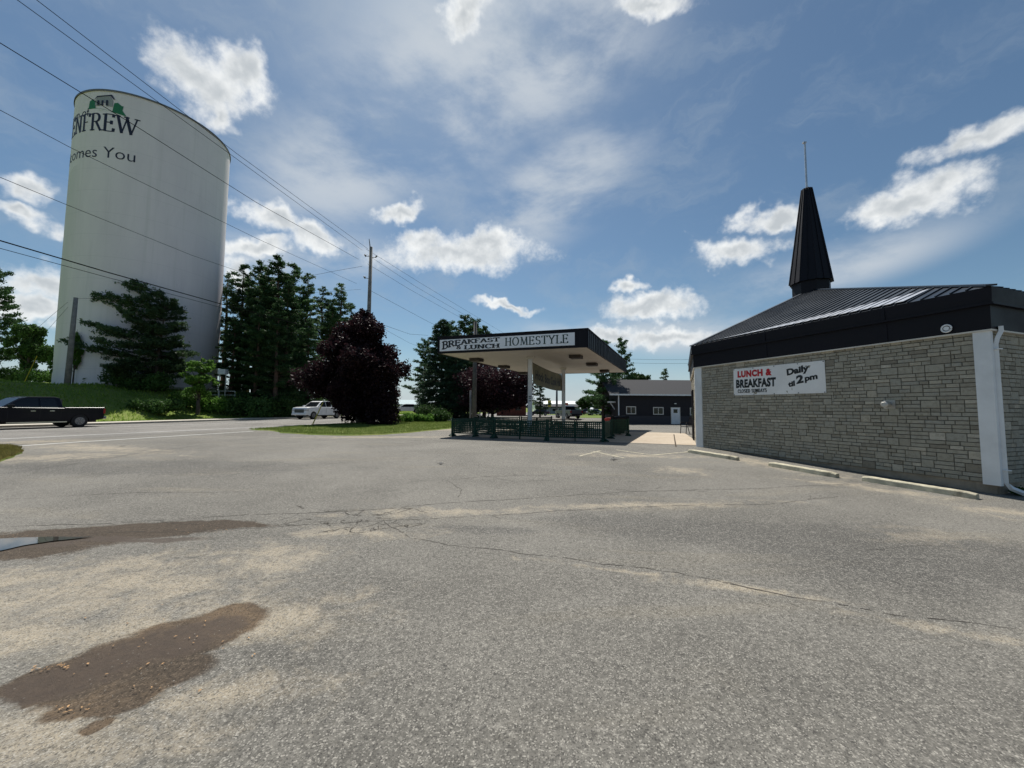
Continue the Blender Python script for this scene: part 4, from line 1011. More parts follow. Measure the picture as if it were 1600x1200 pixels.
# banner slung between the columns
e = MB(); a = Vector((xc1 + .14, 21.6, 0)); b_ = Vector((xc2 - .14, 27.2, 0)); n = 16; TOPZ = lambda t: ZC0 - .28 - .42 * math.sin(math.pi * min(1, t * .9 + .05)) * .35 - .15 * t; 
hb = 1.15
vs = []
for i in range(n + 1):
    t = i / n; p = a.lerp(b_, t); bow = .10 * math.sin(math.pi * t)
    vs += [(p.x + bow, p.y, TOPZ(t)), (p.x + bow + .03, p.y, TOPZ(t) - hb)]
e.add(vs, [(2 * i, 2 * i + 2, 2 * i + 3, 2 * i + 1) for i in range(n)])
vb = empty('hanging_banner', 'faded olive cloth banner strung between the two white canopy columns', 'banner', (0, 0, 0))
e.build('sheet', M['olivebanner'], vb, fix=False)
V, F = text_polys('Hock Box Cook Hall', 1., .03, 0, 1.05); wd = max(v[0] for v in V)
def hfn(x, y, h):
    t = .06 + x / wd * .86; p = a.lerp(b_, t); bow = .10 * math.sin(math.pi * t); nn = Vector((.907, -.42, 0)); 
    return (p.x + bow + nn.x * .03, p.y + nn.y * .03, TOPZ(t) - .82 + y * .72)
letters_on('lettering', vb, M['inkblack'], hfn, tri=(V, F))
e = MB(); e.tube([(xc1 + .1, 21.6, ZC0 - .2)] + [(a.lerp(b_, i / n).x + .1 * math.sin(math.pi * i / n), a.lerp(b_, i / n).y, TOPZ(i / n) + .015) for i in range(n + 1)] + [(xc2 - .1, 27.2, ZC0 - .3)], .014, 5); e.build('rope', M['wire'], vb)
# ------------------------------------------------------------------ wheel stops
def wheel_stop(c0, c1, label, seed):
    a = Vector(G2(*c0)); b_ = Vector(G2(*c1)); c = (a + b_) / 2; d = (b_ - a); L = d.length; r = random.Random(seed)
    mb = MB(); n = 14; prof = [(-.085, 0), (.085, 0), (.075, .105), (.045, .125), (-.045, .125), (-.075, .105)]
    vs = []; k = len(prof)
    for i in range(n + 1):
        x = -L / 2 + L * i / n; e = 0 if 0 < i < n else .02
        for (y, z) in prof: vs.append((x, y * (1 - e * 4) + r.uniform(-.003, .003), z - e + r.uniform(-.003, .003)))
    fs = [(i * k + j, i * k + (j + 1) % k, (i + 1) * k + (j + 1) % k, (i + 1) * k + j) for i in range(n) for j in range(k)] + [tuple(range(k)), tuple(n * k + j for j in range(k - 1, -1, -1))]
    mb.add(vs, fs); o = mb.build('wheel_stop', M['stopconc'], smooth=False, bevel=.008)
    za, zb_ = gz(a.x, a.y), gz(b_.x, b_.y)
    o.location = (c.x, c.y, (za + zb_) / 2 - .01); o.rotation_euler = (0, -math.atan2(zb_ - za, L), math.atan2(d.y, d.x))
    return tag(o, label, 'wheel stop', 'concrete wheel stops along the stone wall')
wheel_stop((1077, 707), (1153, 719.5), 'concrete wheel stop farthest away, by the white corner board beside the slab', 1)
wheel_stop((1203, 728), (1309, 746.5), 'middle one of the three concrete wheel stops, below the lunch banner wall', 2)
wheel_stop((1349, 751), (1528, 780), 'longest and nearest concrete wheel stop, in front of the downpipe corner', 3)

# ------------------------------------------------------------------ patio fence panels
def fence_panel(a, b, label, mid=True, h=.86, low=.14, group='green lattice fence panels round the patio'):
    a = Vector(a); b = Vector(b); c = (a + b) / 2; d = b - a; L = d.length; z0 = gz(c.x, c.y)
    e = empty('fence_panel', label, 'fence', (c.x, c.y, z0), math.atan2(d.y, d.x), group)
    mb = MB(); x0, x1 = -L / 2 + .05, L / 2 - .05
    mb.box(x0, x1, -.018, .018, h - .05, h); mb.build('rail', M['fencegreen'], e); mb = MB(); mb.box(x0, x1, -.018, .018, low, low + .05); mb.build('rail', M['fencegreen'], e)
    mb = MB(); n = max(4, int((x1 - x0) / .08)); 
    for i in range(1, n): x = x0 + (x1 - x0) * i / n; mb.box(x - .022, x + .022, -.009, -.001, low + .05, h - .05)
    m_ = int((h - low - .1) / .08)
    for i in range(1, m_): z = low + .05 + (h - low - .1) * i / m_; mb.box(x0, x1, .001, .009, z - .022, z + .022)
    mb.build('lattice', M['fencegreen'], e)
    for x in ((-L / 2 + .01, L / 2 - .01) + ((0,) if mid and L > 1.5 else ())):
        mb = MB(); w2 = .035 if x else .022
        mb.box(x - w2, x + w2, -.035, .035, 0 if x else .0, h + (.05 if x else 0))
        if x: mb.prism([(-.20, 0), (.20, 0), (.20, .03), (.06, .14), (-.06, .14), (-.20, .03)], -.05, .05, Matrix.Translation((x, 0, 0)) @ Matrix.Rotation(R(90), 4, 'Z'))
        mb.build('post', M['fencegreen'], e)
    return e
F = [G2(706, 681.5), G2(741, 682), G2(772, 684.5), G2(855, 689), G2(943, 690.5)]
fence_panel(G2(706, 681.5), G2(742, 682.5), 'short dark green lattice panel at the left end of the patio fence', False)
fence_panel(G2(743, 682.5), G2(771, 684.5), 'see-through green lattice panel between the grey post and the long fence panels', False)
fence_panel(G2(773, 684.7), G2(854, 688.5), 'long green lattice panel in front of the white canopy column')
fence_panel(G2(856, 688.7), G2(942, 690.5), 'long green lattice panel at the right front corner of the patio')
a = G2(943, 690.5); pr = Vector(a)
fence_panel(tuple(pr + Vector((.05, .06))), tuple(pr + Vector((.75, 1.75))), 'green lattice panel running back from the front right corner beside the bins', False)
bk = pr + Vector((1.2, 3.2)); fence_panel(tuple(bk), tuple(bk + Vector((.95, .4))), 'short lattice panel just left of the black bins', False)
fl = Vector(G2(706, 681.5))
fence_panel(tuple(fl + Vector((.02, .1))), tuple(fl + Vector((.9, 2.1))), 'green lattice panel running back along the left edge of the patio', False)
fence_panel(tuple(fl + Vector((.95, 2.2))), tuple(fl + Vector((1.8, 4.2))), 'farther lattice panel of the left patio edge, by the grey pole', False)
bb = Vector((at(762, 655, 24.5).x, 24.5)); bc = Vector((at(812, 655, 24.0).x, 24.0)); bd = Vector((at(862, 655, 25.5).x, 25.5))
fence_panel(tuple(bb), tuple(bc), 'green lattice panel at the back of the patio left of the white column')
fence_panel(tuple(bc + Vector((.1, .05))), tuple(bd), 'green lattice panel at the back of the patio behind the white column')

# ------------------------------------------------------------------ picnic tables
def picnic():
    e = empty('picnic_table', 'x', 'picnic table', (0, 0, 0), 0, 'brown picnic tables under the canopy')
    mb = MB(); 
    for i in range(5): mb.box(-.9, .9, -.37 + i * .15, -.23 + i * .15, .71, .75)
    mb.build('tabletop', M['wood'], e)
    for s in (-1, 1):
        mb = MB(); mb.box(-.9, .9, s * .72 - .13, s * .72 + .13, .42, .455); mb.build('bench', M['wood'], e)
        mb = MB(); x = s * .62
        mb.bar((x, -.62, 0), (x, -.2, .71), .04, .09); mb.bar((x, .62, 0), (x, .2, .71), .04, .09); mb.box(x - .045, x - .005, -.8, .8, .36, .42); mb.build('leg', M['wood'], e)
    return e
pt = picnic(); lab = ['brown picnic table behind the left part of the front fence', 'brown picnic table in the middle of the patio right of the white column', 'brown picnic table nearest the right front fence corner', 'brown picnic table at the back of the patio before the parked grey pickup']
for i, (x, y, rz) in enumerate([(-.5, 20.6, -.3), (1.75, 20.2, -.35), (3.0, 18.9, -.33), (3.3, 23.6, -.4)]):
    o = pt if i == 0 else copy_tree(pt); o.location = (x, y, gz(x, y)); o.rotation_euler = (0, 0, rz); o['label'] = lab[i]
# ------------------------------------------------------------------ bins
def bin_(x, y, rz, label, h=1.05):
    e = empty('trash_bin', label, 'bin', (x, y, gz(x, y)), rz, 'black bins beside the patio'); mb = MB()
    mb.vprism([(-.24, -.26), (.24, -.26), (.24, .26), (-.24, .26)], .08, h - .12, poly2=[(-.29, -.32), (.29, -.32), (.29, .32), (-.29, .32)]); mb.build('body', M['plasticblk'], e, bevel=.02)
    mb = MB(); mb.vprism([(-.31, -.34), (.31, -.34), (.31, .36), (-.31, .36)], h - .12, h - .06, poly2=[(-.27, -.30), (.27, -.30), (.27, .36), (-.27, .36)]); mb.build('lid', M['plasticblk'], e, bevel=.015)
    for s in (-1, 1): mb = MB(); mb.tube([(s * .20, .26, .1), (s * .27, .26, .1)], .1, 14); mb.build('wheel', M['rubber'], e)
bx, by = G2(966, 679); bin_(bx, by, .2, 'black wheeled bin at the right end of the patio, nearer the fence'); bx, by = G2(976, 674); bin_(bx + .1, by + .3, -.3, 'black wheeled bin farther right, against the garage driveway')
# ------------------------------------------------------------------ chair by the entrance
cx, cy = G2(1077, 678); ch = empty('patio_chair', 'black metal patio chair with arms beside the restaurant entrance', 'chair', (cx - .12, cy, gz(cx, cy)), R(-78))
mb = MB(); mb.box(-.24, .24, -.23, .23, .40, .43); mb.build('seat', M['plasticblk'], ch)
mb = MB(); mb.tube([(-.24, .22, .42), (-.24, .34, .95), (0, .36, .98), (.24, .34, .95), (.24, .22, .42)], .024, 6)
for i in range(7): x = -.18 + i * .06; mb.bar((x, .235, .45), (x, .345, .94), .03, .015)
mb.build('backrest', M['black'], ch)
for s in (-1, 1):
    mb = MB(); mb.tube([(s * .25, -.26, 0), (s * .25, -.22, .42), (s * .26, -.24, .60), (s * .26, -.20, .65), (s * .26, .27, .66)], .022, 6); mb.build('arm', M['black'], ch)
    mb = MB(); mb.tube([(s * .24, .34, 0), (s * .24, .22, .42)], .022, 6); mb.build('leg', M['black'], ch)

# ------------------------------------------------------------------ poles and wires
def pole(px, Y, zt, rad, label, name='utility_pole', group=None, lean=(0, 0), m='greypole'):
    p = at(px, 600, Y); x = p.x; z0 = gz(x, Y); e = empty(name, label, 'utility pole' if name == 'utility_pole' else 'post', (x, Y, z0), 0, group)
    mb = MB(); mb.tube([(0, 0, -.5), (lean[0] * .5, lean[1] * .5, (zt - z0) * .5), (lean[0], lean[1], zt - z0)], [rad * 1.25, rad * 1.05, rad * .82], 12); mb.build('shaft', M[m], e, smooth=True)
    return e, x, z0
YP = 33.6; ztp = at(570, 386, YP).z
up_, xp, zp = pole(573, YP, ztp, .17, 'tall grey wooden utility pole rising out of the dark maroon maple', group='utility poles')
def ins(e, x0, y0, z, dx, m='steel', L=.45):
    mb = MB(); mb.tube([(x0, y0, z), (x0 + dx * L, y0, z + .08)], .025, 6); mb.tube([(x0 + dx * L, y0, z + .02), (x0 + dx * L * 1.05, y0, z + .14), (x0 + dx * L * 1.3, y0, z + .2)], [.06, .09, .05], 8); mb.build('insulator', M[m], e)
hh = ztp - zp
ins(up_, 0, 0, hh - .9, -1); ins(up_, 0, 0, hh - 1.0, 1); ins(up_, 0, 0, hh - 2.9, -1)
mb = MB(); mb.tube([(-.05, 0, hh - .3), (-.12, 0, hh + .25), (-.20, 0, hh + .75)], [.05, .045, .03], 8); mb.build('top_bracket', M['steel'], up_)
YL = 36.0; zl = at(110, 465, YL).z
pole(105, YL, zl, .19, 'leaning wooden utility pole standing on the grass bank behind the dark pickup', group='utility poles', lean=(.15, 0))
e, _, _ = pole(741.5, 30.5, at(742, 503, 30.5).z, .15, 'grey wooden pole passing behind the left side of the canopy', group='utility poles', m='darkwood')
pole(735.5, 29.6, at(737, 610, 29.6).z, .075, 'short grey metal post beside the pole at the left of the patio', name='post', m='steel')
pole(870, 62, at(870, 600, 62).z - .0, .16, 'dark far pole seen between the two canopy columns', group='utility poles', m='steel')
# guy guard
pa = gnd(487, 664.5); gw = MB(); tp = at(505, 628, pa.y + .6); gw.tube([pa - Vector((0, 0, .1)), tp], [.045, .035], 8); o = gw.build('guy_wire_guard', M['yellowp'])
for v in o.data.vertices: v.co -= pa
o.location = pa; tag(o, 'leaning yellowed guy wire guard on the grass island before the white pickup', 'guy guard')
gl = at(58, 556, 40); pg = at(30, 600, 41); gw = MB(); gw.tube([pg - Vector((0, 0, 1.2)), gl], [.035, .03], 8); o = gw.build('guy_wire_guard', M['yellowp']); tag(o, 'yellow guy wire guard leaning among the bushes at the left', 'guy guard')
def wire(P, r=.012, sag=.0, label='', ext0=0., ext1=0., grp='overhead wires'):
    P = [Vector(p) for p in P]; P = [P[0] + (P[0] - P[1]) * ext0] + P[1:]; P[-1] = P[-1] + (P[-1] - P[-2]) * ext1
    pts = []
    for a, b_ in zip(P[:-1], P[1:]):
        for i in range(12): t = i / 12; q_ = a.lerp(b_, t); q_.z -= sag * 4 * t * (1 - t); pts.append(q_)
    pts.append(P[-1]); mb = MB(); mb.tube(pts, r, 5); o = mb.build('overhead_wire', M['wire']); tag(o, label, 'wire', grp); return o
top = Vector((xp, YP, ztp))
def L3(a, b_, Ya, Yb): return [at(a[0], a[1], Ya), at(b_[0], b_[1], Yb)]
wire([at(30, 2, 10.9), at(357, 239, 18.0), at(566, 391, YP)], .011, .0, 'uppermost thin wire crossing the top of the water tower to the pole tip', ext0=.6)
wire([at(60, 2, 11.0), at(370, 240, 18.0), at(575, 389, YP)], .011, .0, 'second thin wire just right of the uppermost one above the water tower', ext0=.6)
wire([at(0, 67, 9.5), at(217, 200, 13.0), at(400, 316, 18.6), at(560, 405, YP)], .012, .0, 'thin wire passing over the letters of the water tower to the pole', ext0=.5)
wire([at(0, 172, 10.), at(107, 229, 12.0), at(400, 372, 19.5), at(557, 443, YP)], .009, .0, 'thin wire passing just under the welcome line on the water tower', ext0=.5)
wire([at(0, 277, 11.), at(97, 317, 13.), at(300, 399, 19.), at(420, 440, 26)], .009, .0, 'thin wire crossing the plain middle of the water tower', ext0=.5, ext1=.5)
wire([at(0, 376, 14.), at(170, 426, 18.), at(340, 473.5, 24.), at(452, 503, 32)], .026, .0, 'thick black cable crossing the lower part of the water tower', ext0=.4, ext1=.4)
wire([at(0, 388, 14.), at(170, 434, 18.), at(340, 479, 24.), at(500, 514, 36)], .012, .0, 'thin cable hanging just below the thick black cable', ext0=.4, ext1=.4)
wire([at(566, 416, YP), at(520, 424, 34), at(485, 431, 38)], .012, 0, 'short wire running left from the tall pole above the pines', ext1=.8)
wire([at(564, 452, YP), at(537, 454, 36)], .008, 0, 'lowest short wire left of the tall pole', ext1=2.)
wire([at(115, 466, YL), at(160, 467, 40), at(345, 455, 60)], .012, 0, 'thin wire from the leaning pole across the tower front')
wire([at(106, 472, YL), at(76, 497, 34), at(40, 530, 32)], .010, 0, 'upper service wire falling left from the leaning pole', ext1=1.)
wire([at(106, 480, YL), at(74, 516, 34), at(46, 548, 33)], .010, 0, 'lower service wire falling left from the leaning pole', ext1=.6)
for (a, b_, c, lb) in (((572, 389), (655, 441), (766, 508), 'top wire running right from the tall pole over the far spruces'), ((574, 398), (650, 448), (757, 510), 'second wire running right from the tall pole to the canopy'), ((574, 412), (640, 452), (735, 505), 'third wire running right from the tall pole'), ((575, 452), (668, 502), (730, 532), 'thin lower wire sloping right from the tall pole')):
    wire([at(a[0], a[1], YP), at(b_[0], b_[1], 40), at(c[0], c[1], 60)], .012, 0, lb, ext1=.5)
wire([at(600, 508, 33), at(640, 522, 45), at(669, 524, 60)], .014, .0, 'short slack wire between the maroon maple and the far spruces')
wire([at(600, 514, 33), at(640, 536, 45), at(664, 545, 60)], .010, .0, 'thin slack wire below the short one behind the maroon maple')
for k, py in enumerate((560, 566)): wire([at(960, py, 75), at(1090, py - .5, 75)], .02, .3, ['upper far wire above the charcoal garage', 'lower far wire above the charcoal garage'][k], ext1=.4)

# ------------------------------------------------------------------ vehicles (x forward, y left, z up)
def wheelset(e, xs, hw, r, rim='rim'):
    for x in xs:
        for s in (-1, 1):
            w_ = MB(); y = s * (hw - .13); w_.tube([(x, y - .125, r), (x, y - .10, r), (x, y + .10, r), (x, y + .125, r)], [r * .94, r, r, r * .94], 24); wh = w_.build('wheel', M['rubber'], e)
            k = MB(); yo = y + s * .128
            k.tube([(x, yo - s * .02, r), (x, yo + s * .004, r)], [r * .62, r * .60], 20); k.cur = 1
            for a in range(6):
                an = R(60 * a); k.bar((x + .03 * math.cos(an), yo + s * .012, r + .03 * math.sin(an)), (x + r * .56 * math.cos(an), yo + s * .012, r + r * .56 * math.sin(an)), .02, .075, up=(0, 1, 0)) 
            k.build('rim', [M['rimdish'], M['rim']], wh)
def arch(cx, r, n=9): return [(cx + r * math.cos(R(180 - 180 * i / n)), .36 + r * math.sin(R(180 - 180 * i / n)) * .98) for i in range(n + 1)]
def pickup(name, label, paint_, loc, rz, L=5.85, chrome=True, Hs=1.0, group=None):
    e = empty(name, label, 'pickup truck', loc, rz, group); W2 = .98
    xf, xr = L / 2 - .98, -L / 2 + 1.22
    lowp = [(-L / 2 + .05, .52)] + arch(xr, .46) + [(xr + .55, .40), (xf - .55, .40)] + arch(xf, .46) + [(L / 2 - .08, .46), (L / 2, .62), (L / 2 - .02, 1.02), (L / 2 - .10, 1.17), (L / 2 - .5, 1.23), (L / 2 - 1.35, 1.27), (L / 2 - 1.5, 1.26), (-L / 2 + 1.95, 1.22), (-L / 2 + 1.94, 1.26), (-L / 2 + .03, 1.27), (-L / 2, 1.2)]
    inn = [(x * .995, z if z < 1.0 else z - .015) for x, z in lowp]
    mb = MB(); mb.prism(lowp, -W2 + .06, W2 - .06); 
    for s in (-1, 1):
        mb.prism([(x, z) for x, z in lowp], s * (W2 - .06), s * W2, poly2=inn)
    mb.build('body', M[paint_], e, bevel=.03)
    # greenhouse: tapered
    x0, x1 = -L / 2 + 1.98, L / 2 - 1.40
    cab0 = [(x0, 1.21), (x1, 1.21), (x1 - .82, 1.80), (x1 - 1.1, 1.88), (x0 + .35, 1.90), (x0 + .12, 1.84)]
    def yw(z): return W2 - .05 - (z - 1.2) * .32
    mb = MB(); n = len(cab0); vs = [(x, -yw(z), z) for x, z in cab0] + [(x, yw(z), z) for x, z in cab0]
    mb.add(vs, [(i, (i + 1) % n, n + (i + 1) % n, n + i) for i in range(n)] + [tuple(range(n - 1, -1, -1)), tuple(range(n, 2 * n))]); cab = mb.build('cab', M[paint_], e, bevel=.03)
    def side(pl, nm, s, off=.012):
        m_ = MB(); a = [(x, s * (yw(z) + off), z) for x, z in pl]; b2 = [(x, s * (yw(z) - .02), z) for x, z in pl]; k = len(pl)
        m_.add(a + b2, [tuple(range(k)), tuple(range(2 * k - 1, k - 1, -1))] + [(i, (i + 1) % k, k + (i + 1) % k, k + i) for i in range(k)]); return m_.build(nm, M['glass'], cab)
    xm = (x0 + x1) / 2 - .25
    for s in (-1, 1):
        side([(x0 + .25, 1.27), (xm - .03, 1.27), (xm - .03, 1.80), (x0 + .36, 1.80)], 'window', s); side([(xm + .05, 1.27), (x1 - .22, 1.27), (x1 - .88, 1.78), (xm + .05, 1.80)], 'window', s)
        if chrome: m_ = MB(); m_.box(x0 + .25, x1 - .2, s * (yw(1.24) + .0), s * (yw(1.24) + .022), 1.225, 1.262); m_.build('chrome_strip', M['chrome'], e)
        for xh in (x0 + .42, xm + .2): m_ = MB(); m_.box(xh, xh + .2, s * W2 - .005, s * (W2 + .03), 1.02, 1.06); m_.build('door_handle', M['chrome'] if chrome else M[paint_], e)
        for xd in (xm, x0 + .12, x1 - .25): m_ = MB(); m_.box(xd - .006, xd + .006, s * (W2 - .01), s * (W2 + .0015), .5, 1.2); m_.build('door_gap', M['rubber'], e)
        m_ = MB(); m_.box(x1 - .42, x1 - .22, s * (W2 - .02), s * (W2 + .20), 1.24, 1.42); m_.build('mirror', M[paint_], e, bevel=.02)
        m_ = MB(); m_.box(L / 2 - .28, L / 2 - .005, s * (W2 - .34), s * (W2 + .004), .82, 1.00); m_.build('headlight', M['clearl'], e, bevel=.02)
        m_ = MB(); m_.box(-L / 2 - .008, -L / 2 + .10, s * (W2 - .16), s * (W2 + .004), .86, 1.18); m_.build('taillight', M['redl'], e)
        m_ = MB(); m_.box(xr + .62, xf - .62, s * (W2 - .06), s * (W2 + .05), .34, .40); m_.build('running_board', M['chrome'] if chrome else M['plasticblk'], e)
    m_ = MB(); a = [(x1 - .06, 1.25), (x1 - .80, 1.79)]
    m_.add([(a[0][0] + .03, -yw(1.25) + .1, 1.25), (a[0][0] + .03, yw(1.25) - .1, 1.25), (a[1][0] + .03, yw(1.8) - .1, 1.79), (a[1][0] + .03, -yw(1.8) + .1, 1.79), (a[0][0] - .05, -yw(1.25) + .1, 1.23), (a[0][0] - .05, yw(1.25) - .1, 1.23), (a[1][0] - .05, yw(1.8) - .1, 1.77), (a[1][0] - .05, -yw(1.8) + .1, 1.77)], [(0, 1, 2, 3), (7, 6, 5, 4), (0, 1, 5, 4), (1, 2, 6, 5), (2, 3, 7, 6), (3, 0, 4, 7)]); m_.build('windscreen', M['glass'], cab)
    m_ = MB(); m_.box(x0 - .02, x0 + .1, -.7, .7, 1.3, 1.75); m_.build('rear_window', M['glass'], cab)
    m_ = MB(); m_.box(-L / 2 + .02, -L / 2 + 1.9, -W2 + .14, W2 - .14, 1.262, 1.268); m_.build('bed', M['wire'], e)
    m_ = MB(); m_.box(L / 2 - .04, L / 2 + .025, -.6, .6, .68, 1.02); m_.build('grille', M['plasticblk'], e, bevel=.02)
    for z in (.76, .86, .95): m_ = MB(); m_.box(L / 2 + .02, L / 2 + .04, -.6, .6, z, z + .03); m_.build('grille_bar', M['chrome'] if chrome else M['rim'], e)
    m_ = MB(); m_.box(L / 2 - .10, L / 2 + .10, -W2 + .05, W2 - .05, .42, .62); m_.build('front_bumper', M['chrome'] if chrome else M[paint_], e, bevel=.04)
    m_ = MB(); m_.box(-L / 2 - .12, -L / 2 + .08, -W2 + .06, W2 - .06, .50, .68); m_.build('rear_bumper', M['chrome'], e, bevel=.03)
    m_ = MB(); m_.box(-L / 2 + .3, L / 2 - .3, -.7, .7, .30, .45); m_.build('underbody', M['rubber'], e)
    wheelset(e, (xf, xr), W2, .40)
    e.scale = (1, 1, Hs); return e
def sedan(name, label, cat, paint_, loc, rz, L=4.5, Ht=1.45, group=None, suv=False):
    e = empty(name, label, cat, loc, rz, group); W2 = .88; xf, xr = L / 2 - .88, -L / 2 + .85; zb_ = .92 if not suv else 1.05; r = .33 if not suv else .37
    def ar(cx): return [(cx + (r + .06) * math.cos(R(180 - 180 * i / 8)), .30 + (r + .06) * math.sin(R(180 - 180 * i / 8))) for i in range(9)]
    lowp = [(-L / 2 + .05, .34)] + ar(xr) + ar(xf) + [(L / 2 - .06, .34), (L / 2, .5), (L / 2 - .05, .68), (L / 2 - .9, zb_ - .06), (L / 2 - 1.1, zb_), (-L / 2 + .3, zb_ + .02), (-L / 2 + .02, zb_ - .05), (-L / 2, .6)]
    mb = MB(); mb.prism(lowp, -W2, W2); mb.build('body', M[paint_], e, bevel=.05)
    x0, x1 = -L / 2 + (.15 if suv else .55), L / 2 - 1.15
    cb = [(x0, zb_ - .02), (x1, zb_ - .02), (x1 - .75, Ht - .05), (x1 - 1.1, Ht), (x0 + (.3 if suv else .75), Ht - .01), (x0 + (.12 if suv else .5), Ht - .1)]
    def yw(z): return W2 - .04 - (z - zb_) * .38
    mb = MB(); n = len(cb); mb.add([(x, -yw(z), z) for x, z in cb] + [(x, yw(z), z) for x, z in cb], [(i, (i + 1) % n, n + (i + 1) % n, n + i) for i in range(n)] + [tuple(range(n - 1, -1, -1)), tuple(range(n, 2 * n))]); cab = mb.build('cabin', M[paint_], e, bevel=.03)
    for s in (-1, 1):
        pl = [(x0 + .28, zb_ + .03), (x1 - .2, zb_ + .03), (x1 - .78, Ht - .1), (x0 + (.35 if suv else .7), Ht - .1)]; m_ = MB()
        m_.add([(x, s * (yw(z) + .01), z) for x, z in pl] + [(x, s * (yw(z) - .02), z) for x, z in pl], [(0, 1, 2, 3), (7, 6, 5, 4), (0, 1, 5, 4), (1, 2, 6, 5), (2, 3, 7, 6), (3, 0, 4, 7)]); m_.build('window', M['glass'], cab)
        m_ = MB(); m_.box(L / 2 - .25, L / 2 - .01, s * (W2 - .3), s * (W2 - .0), .58, .70); m_.build('headlight', M['clearl'], e)
        m_ = MB(); m_.box(-L / 2 - .01, -L / 2 + .12, s * (W2 - .28), s * (W2 + .003), .66, .80); m_.build('taillight', M['redl'], e)
    m_ = MB(); xw0, zw0, xw1, zw1 = x1 + .01, zb_ + .04, x1 - .72, Ht - .08
    m_.add([(xw0 + .02, -W2 + .14, zw0), (xw0 + .02, W2 - .14, zw0), (xw1 + .03, yw(Ht) - .08, zw1), (xw1 + .03, -yw(Ht) + .08, zw1), (xw0 - .06, -W2 + .14, zw0), (xw0 - .06, W2 - .14, zw0), (xw1 - .06, yw(Ht) - .08, zw1), (xw1 - .06, -yw(Ht) + .08, zw1)], [(0, 1, 2, 3), (7, 6, 5, 4), (0, 1, 5, 4), (1, 2, 6, 5), (2, 3, 7, 6), (3, 0, 4, 7)]); m_.build('windscreen', M['glass'], cab)
    wheelset(e, (xf, xr), W2, r); return e
hd = math.atan2(-D0[1], -D0[0])    # driving towards the lower left
v = RF(-6.1, 2.6)
def onroad(s, o): x, y = RF(s, o); return (x, y, gz(x, y))
# place the dark pickup so that its tail ends near x = 165 px
pickup('pickup_truck', 'dark navy crew cab pickup driving along the far lane at the left edge', 'navy', onroad(-2.35, 1.9), hd + R(2), 5.9)
pickup('pickup_truck', 'white crew cab pickup driving behind the grass island left of the maroon maple', 'carwhite', onroad(19.2, 2.5), hd + R(2), 5.75, chrome=False, Hs=1.05)
x, y = at(636, 600, 62).x, 62; sedan('parked_car', 'white car parked far off between the maroon maple and the spruces', 'car', 'carwhite', (x, y, gz(x, y) + .5), R(200), 4.6)
x, y = at(842, 600, 80).x, 80; sedan('parked_car', 'dark purple car glinting behind the front canopy column', 'car', 'cardark', (x, y, gz(x, y)), R(175), 4.4)
x, y = at(888, 600, 58).x, 58; pickup('pickup_truck', 'grey blue pickup parked beyond the patio beside the rear white column', 'cargrey', (x, y, gz(x, y)), R(108), 5.3)
x, y = at(914, 600, 90).x, 90; sedan('parked_car', 'dark car parked far away on the lawn edge right of the rear column', 'car', 'cardark', (x, y, gz(x, y)), R(180), 4.4)
x, y = at(931, 600, 88).x, 88; sedan('parked_car', 'silver car parked far away next to the big pine by the garage', 'car', 'carsilver', (x, y, gz(x, y)), R(10), 4.4)

# ------------------------------------------------------------------ garage
YG = 46.0; xg0 = at(965.3, 640, YG).x; xg1 = xg0 + 17.5; zg = at(1000, 661.8, YG).z; ze = at(1000, 616.5, YG).z
gr = empty('garage', 'long charcoal garage with shingled roof, white trim and a white door', 'garage', (xg0, YG, zg)); zw = ze - zg; dz_ = 8.4
LX = xg1 - xg0
def lx(px): return at(px, 640, YG).x - xg0
def lz(px, py): return at(px, py, YG).z - zg
mb = MB(); mb.box(0, LX, 0, dz_, -.6, zw); k = 0
z = .92
while z < zw: mb.add([(0, -.001, z), (LX, -.001, z), (LX, -.022, z + .002), (0, -.022, z + .002), (0, -.002, z + .19), (LX, -.002, z + .19)], [(0, 1, 2, 3), (3, 2, 5, 4)]); z += .20
mb.build('wall', M['siding'], gr, fix=False)
mb = MB(); mb.box(.01, LX - .01, -.045, -.001, -.5, .86); mb.box(0, LX, -.06, -.001, .861, .915); mb.build('wainscot', mat('dark_panel', (.026, .027, .038), .6, var=.15), gr)
zr = at(1000, 593.5, YG + 4.2).z - zg; ov = .42
xl = at(952.5, 612, YG - .4).x - xg0
mb = MB()
for s in (0, 1):
    y0, y1 = (-.45, 4.2) if s == 0 else (8.85, 4.2); zz0 = zw + .02
    vs = [(xl, y0, zz0), (LX + .4, y0, zz0), (LX + .4, y1, zr), (xl, y1, zr)]; mb.add(vs + [(a, b2, c - .14) for a, b2, c in vs], [(0, 1, 2, 3), (7, 6, 5, 4), (0, 1, 5, 4), (1, 2, 6, 5), (2, 3, 7, 6), (3, 0, 4, 7)])
mb.build('roof', M['shingle'], gr)
mb = MB(); mb.prism([(0.02, zw), (.02, zw)], 0, 0) if False else mb.add([(.0, 0, zw), (0, dz_, zw), (0, 4.2, zr - .16), (.1, 0, zw), (.1, dz_, zw), (.1, 4.2, zr - .16)], [(0, 1, 2), (5, 4, 3)]); mb.build('gable', M['siding'], gr)
mb = MB(); mb.box(xl, LX + .4, -.58, -.451, zw - .13, zw + .04); mb.build('gutter', M['white'], gr)
mb = MB(); mb.box(.02, .14, -.14, -.05, -.1, zw - .1); mb.build('downpipe', M['white'], gr)
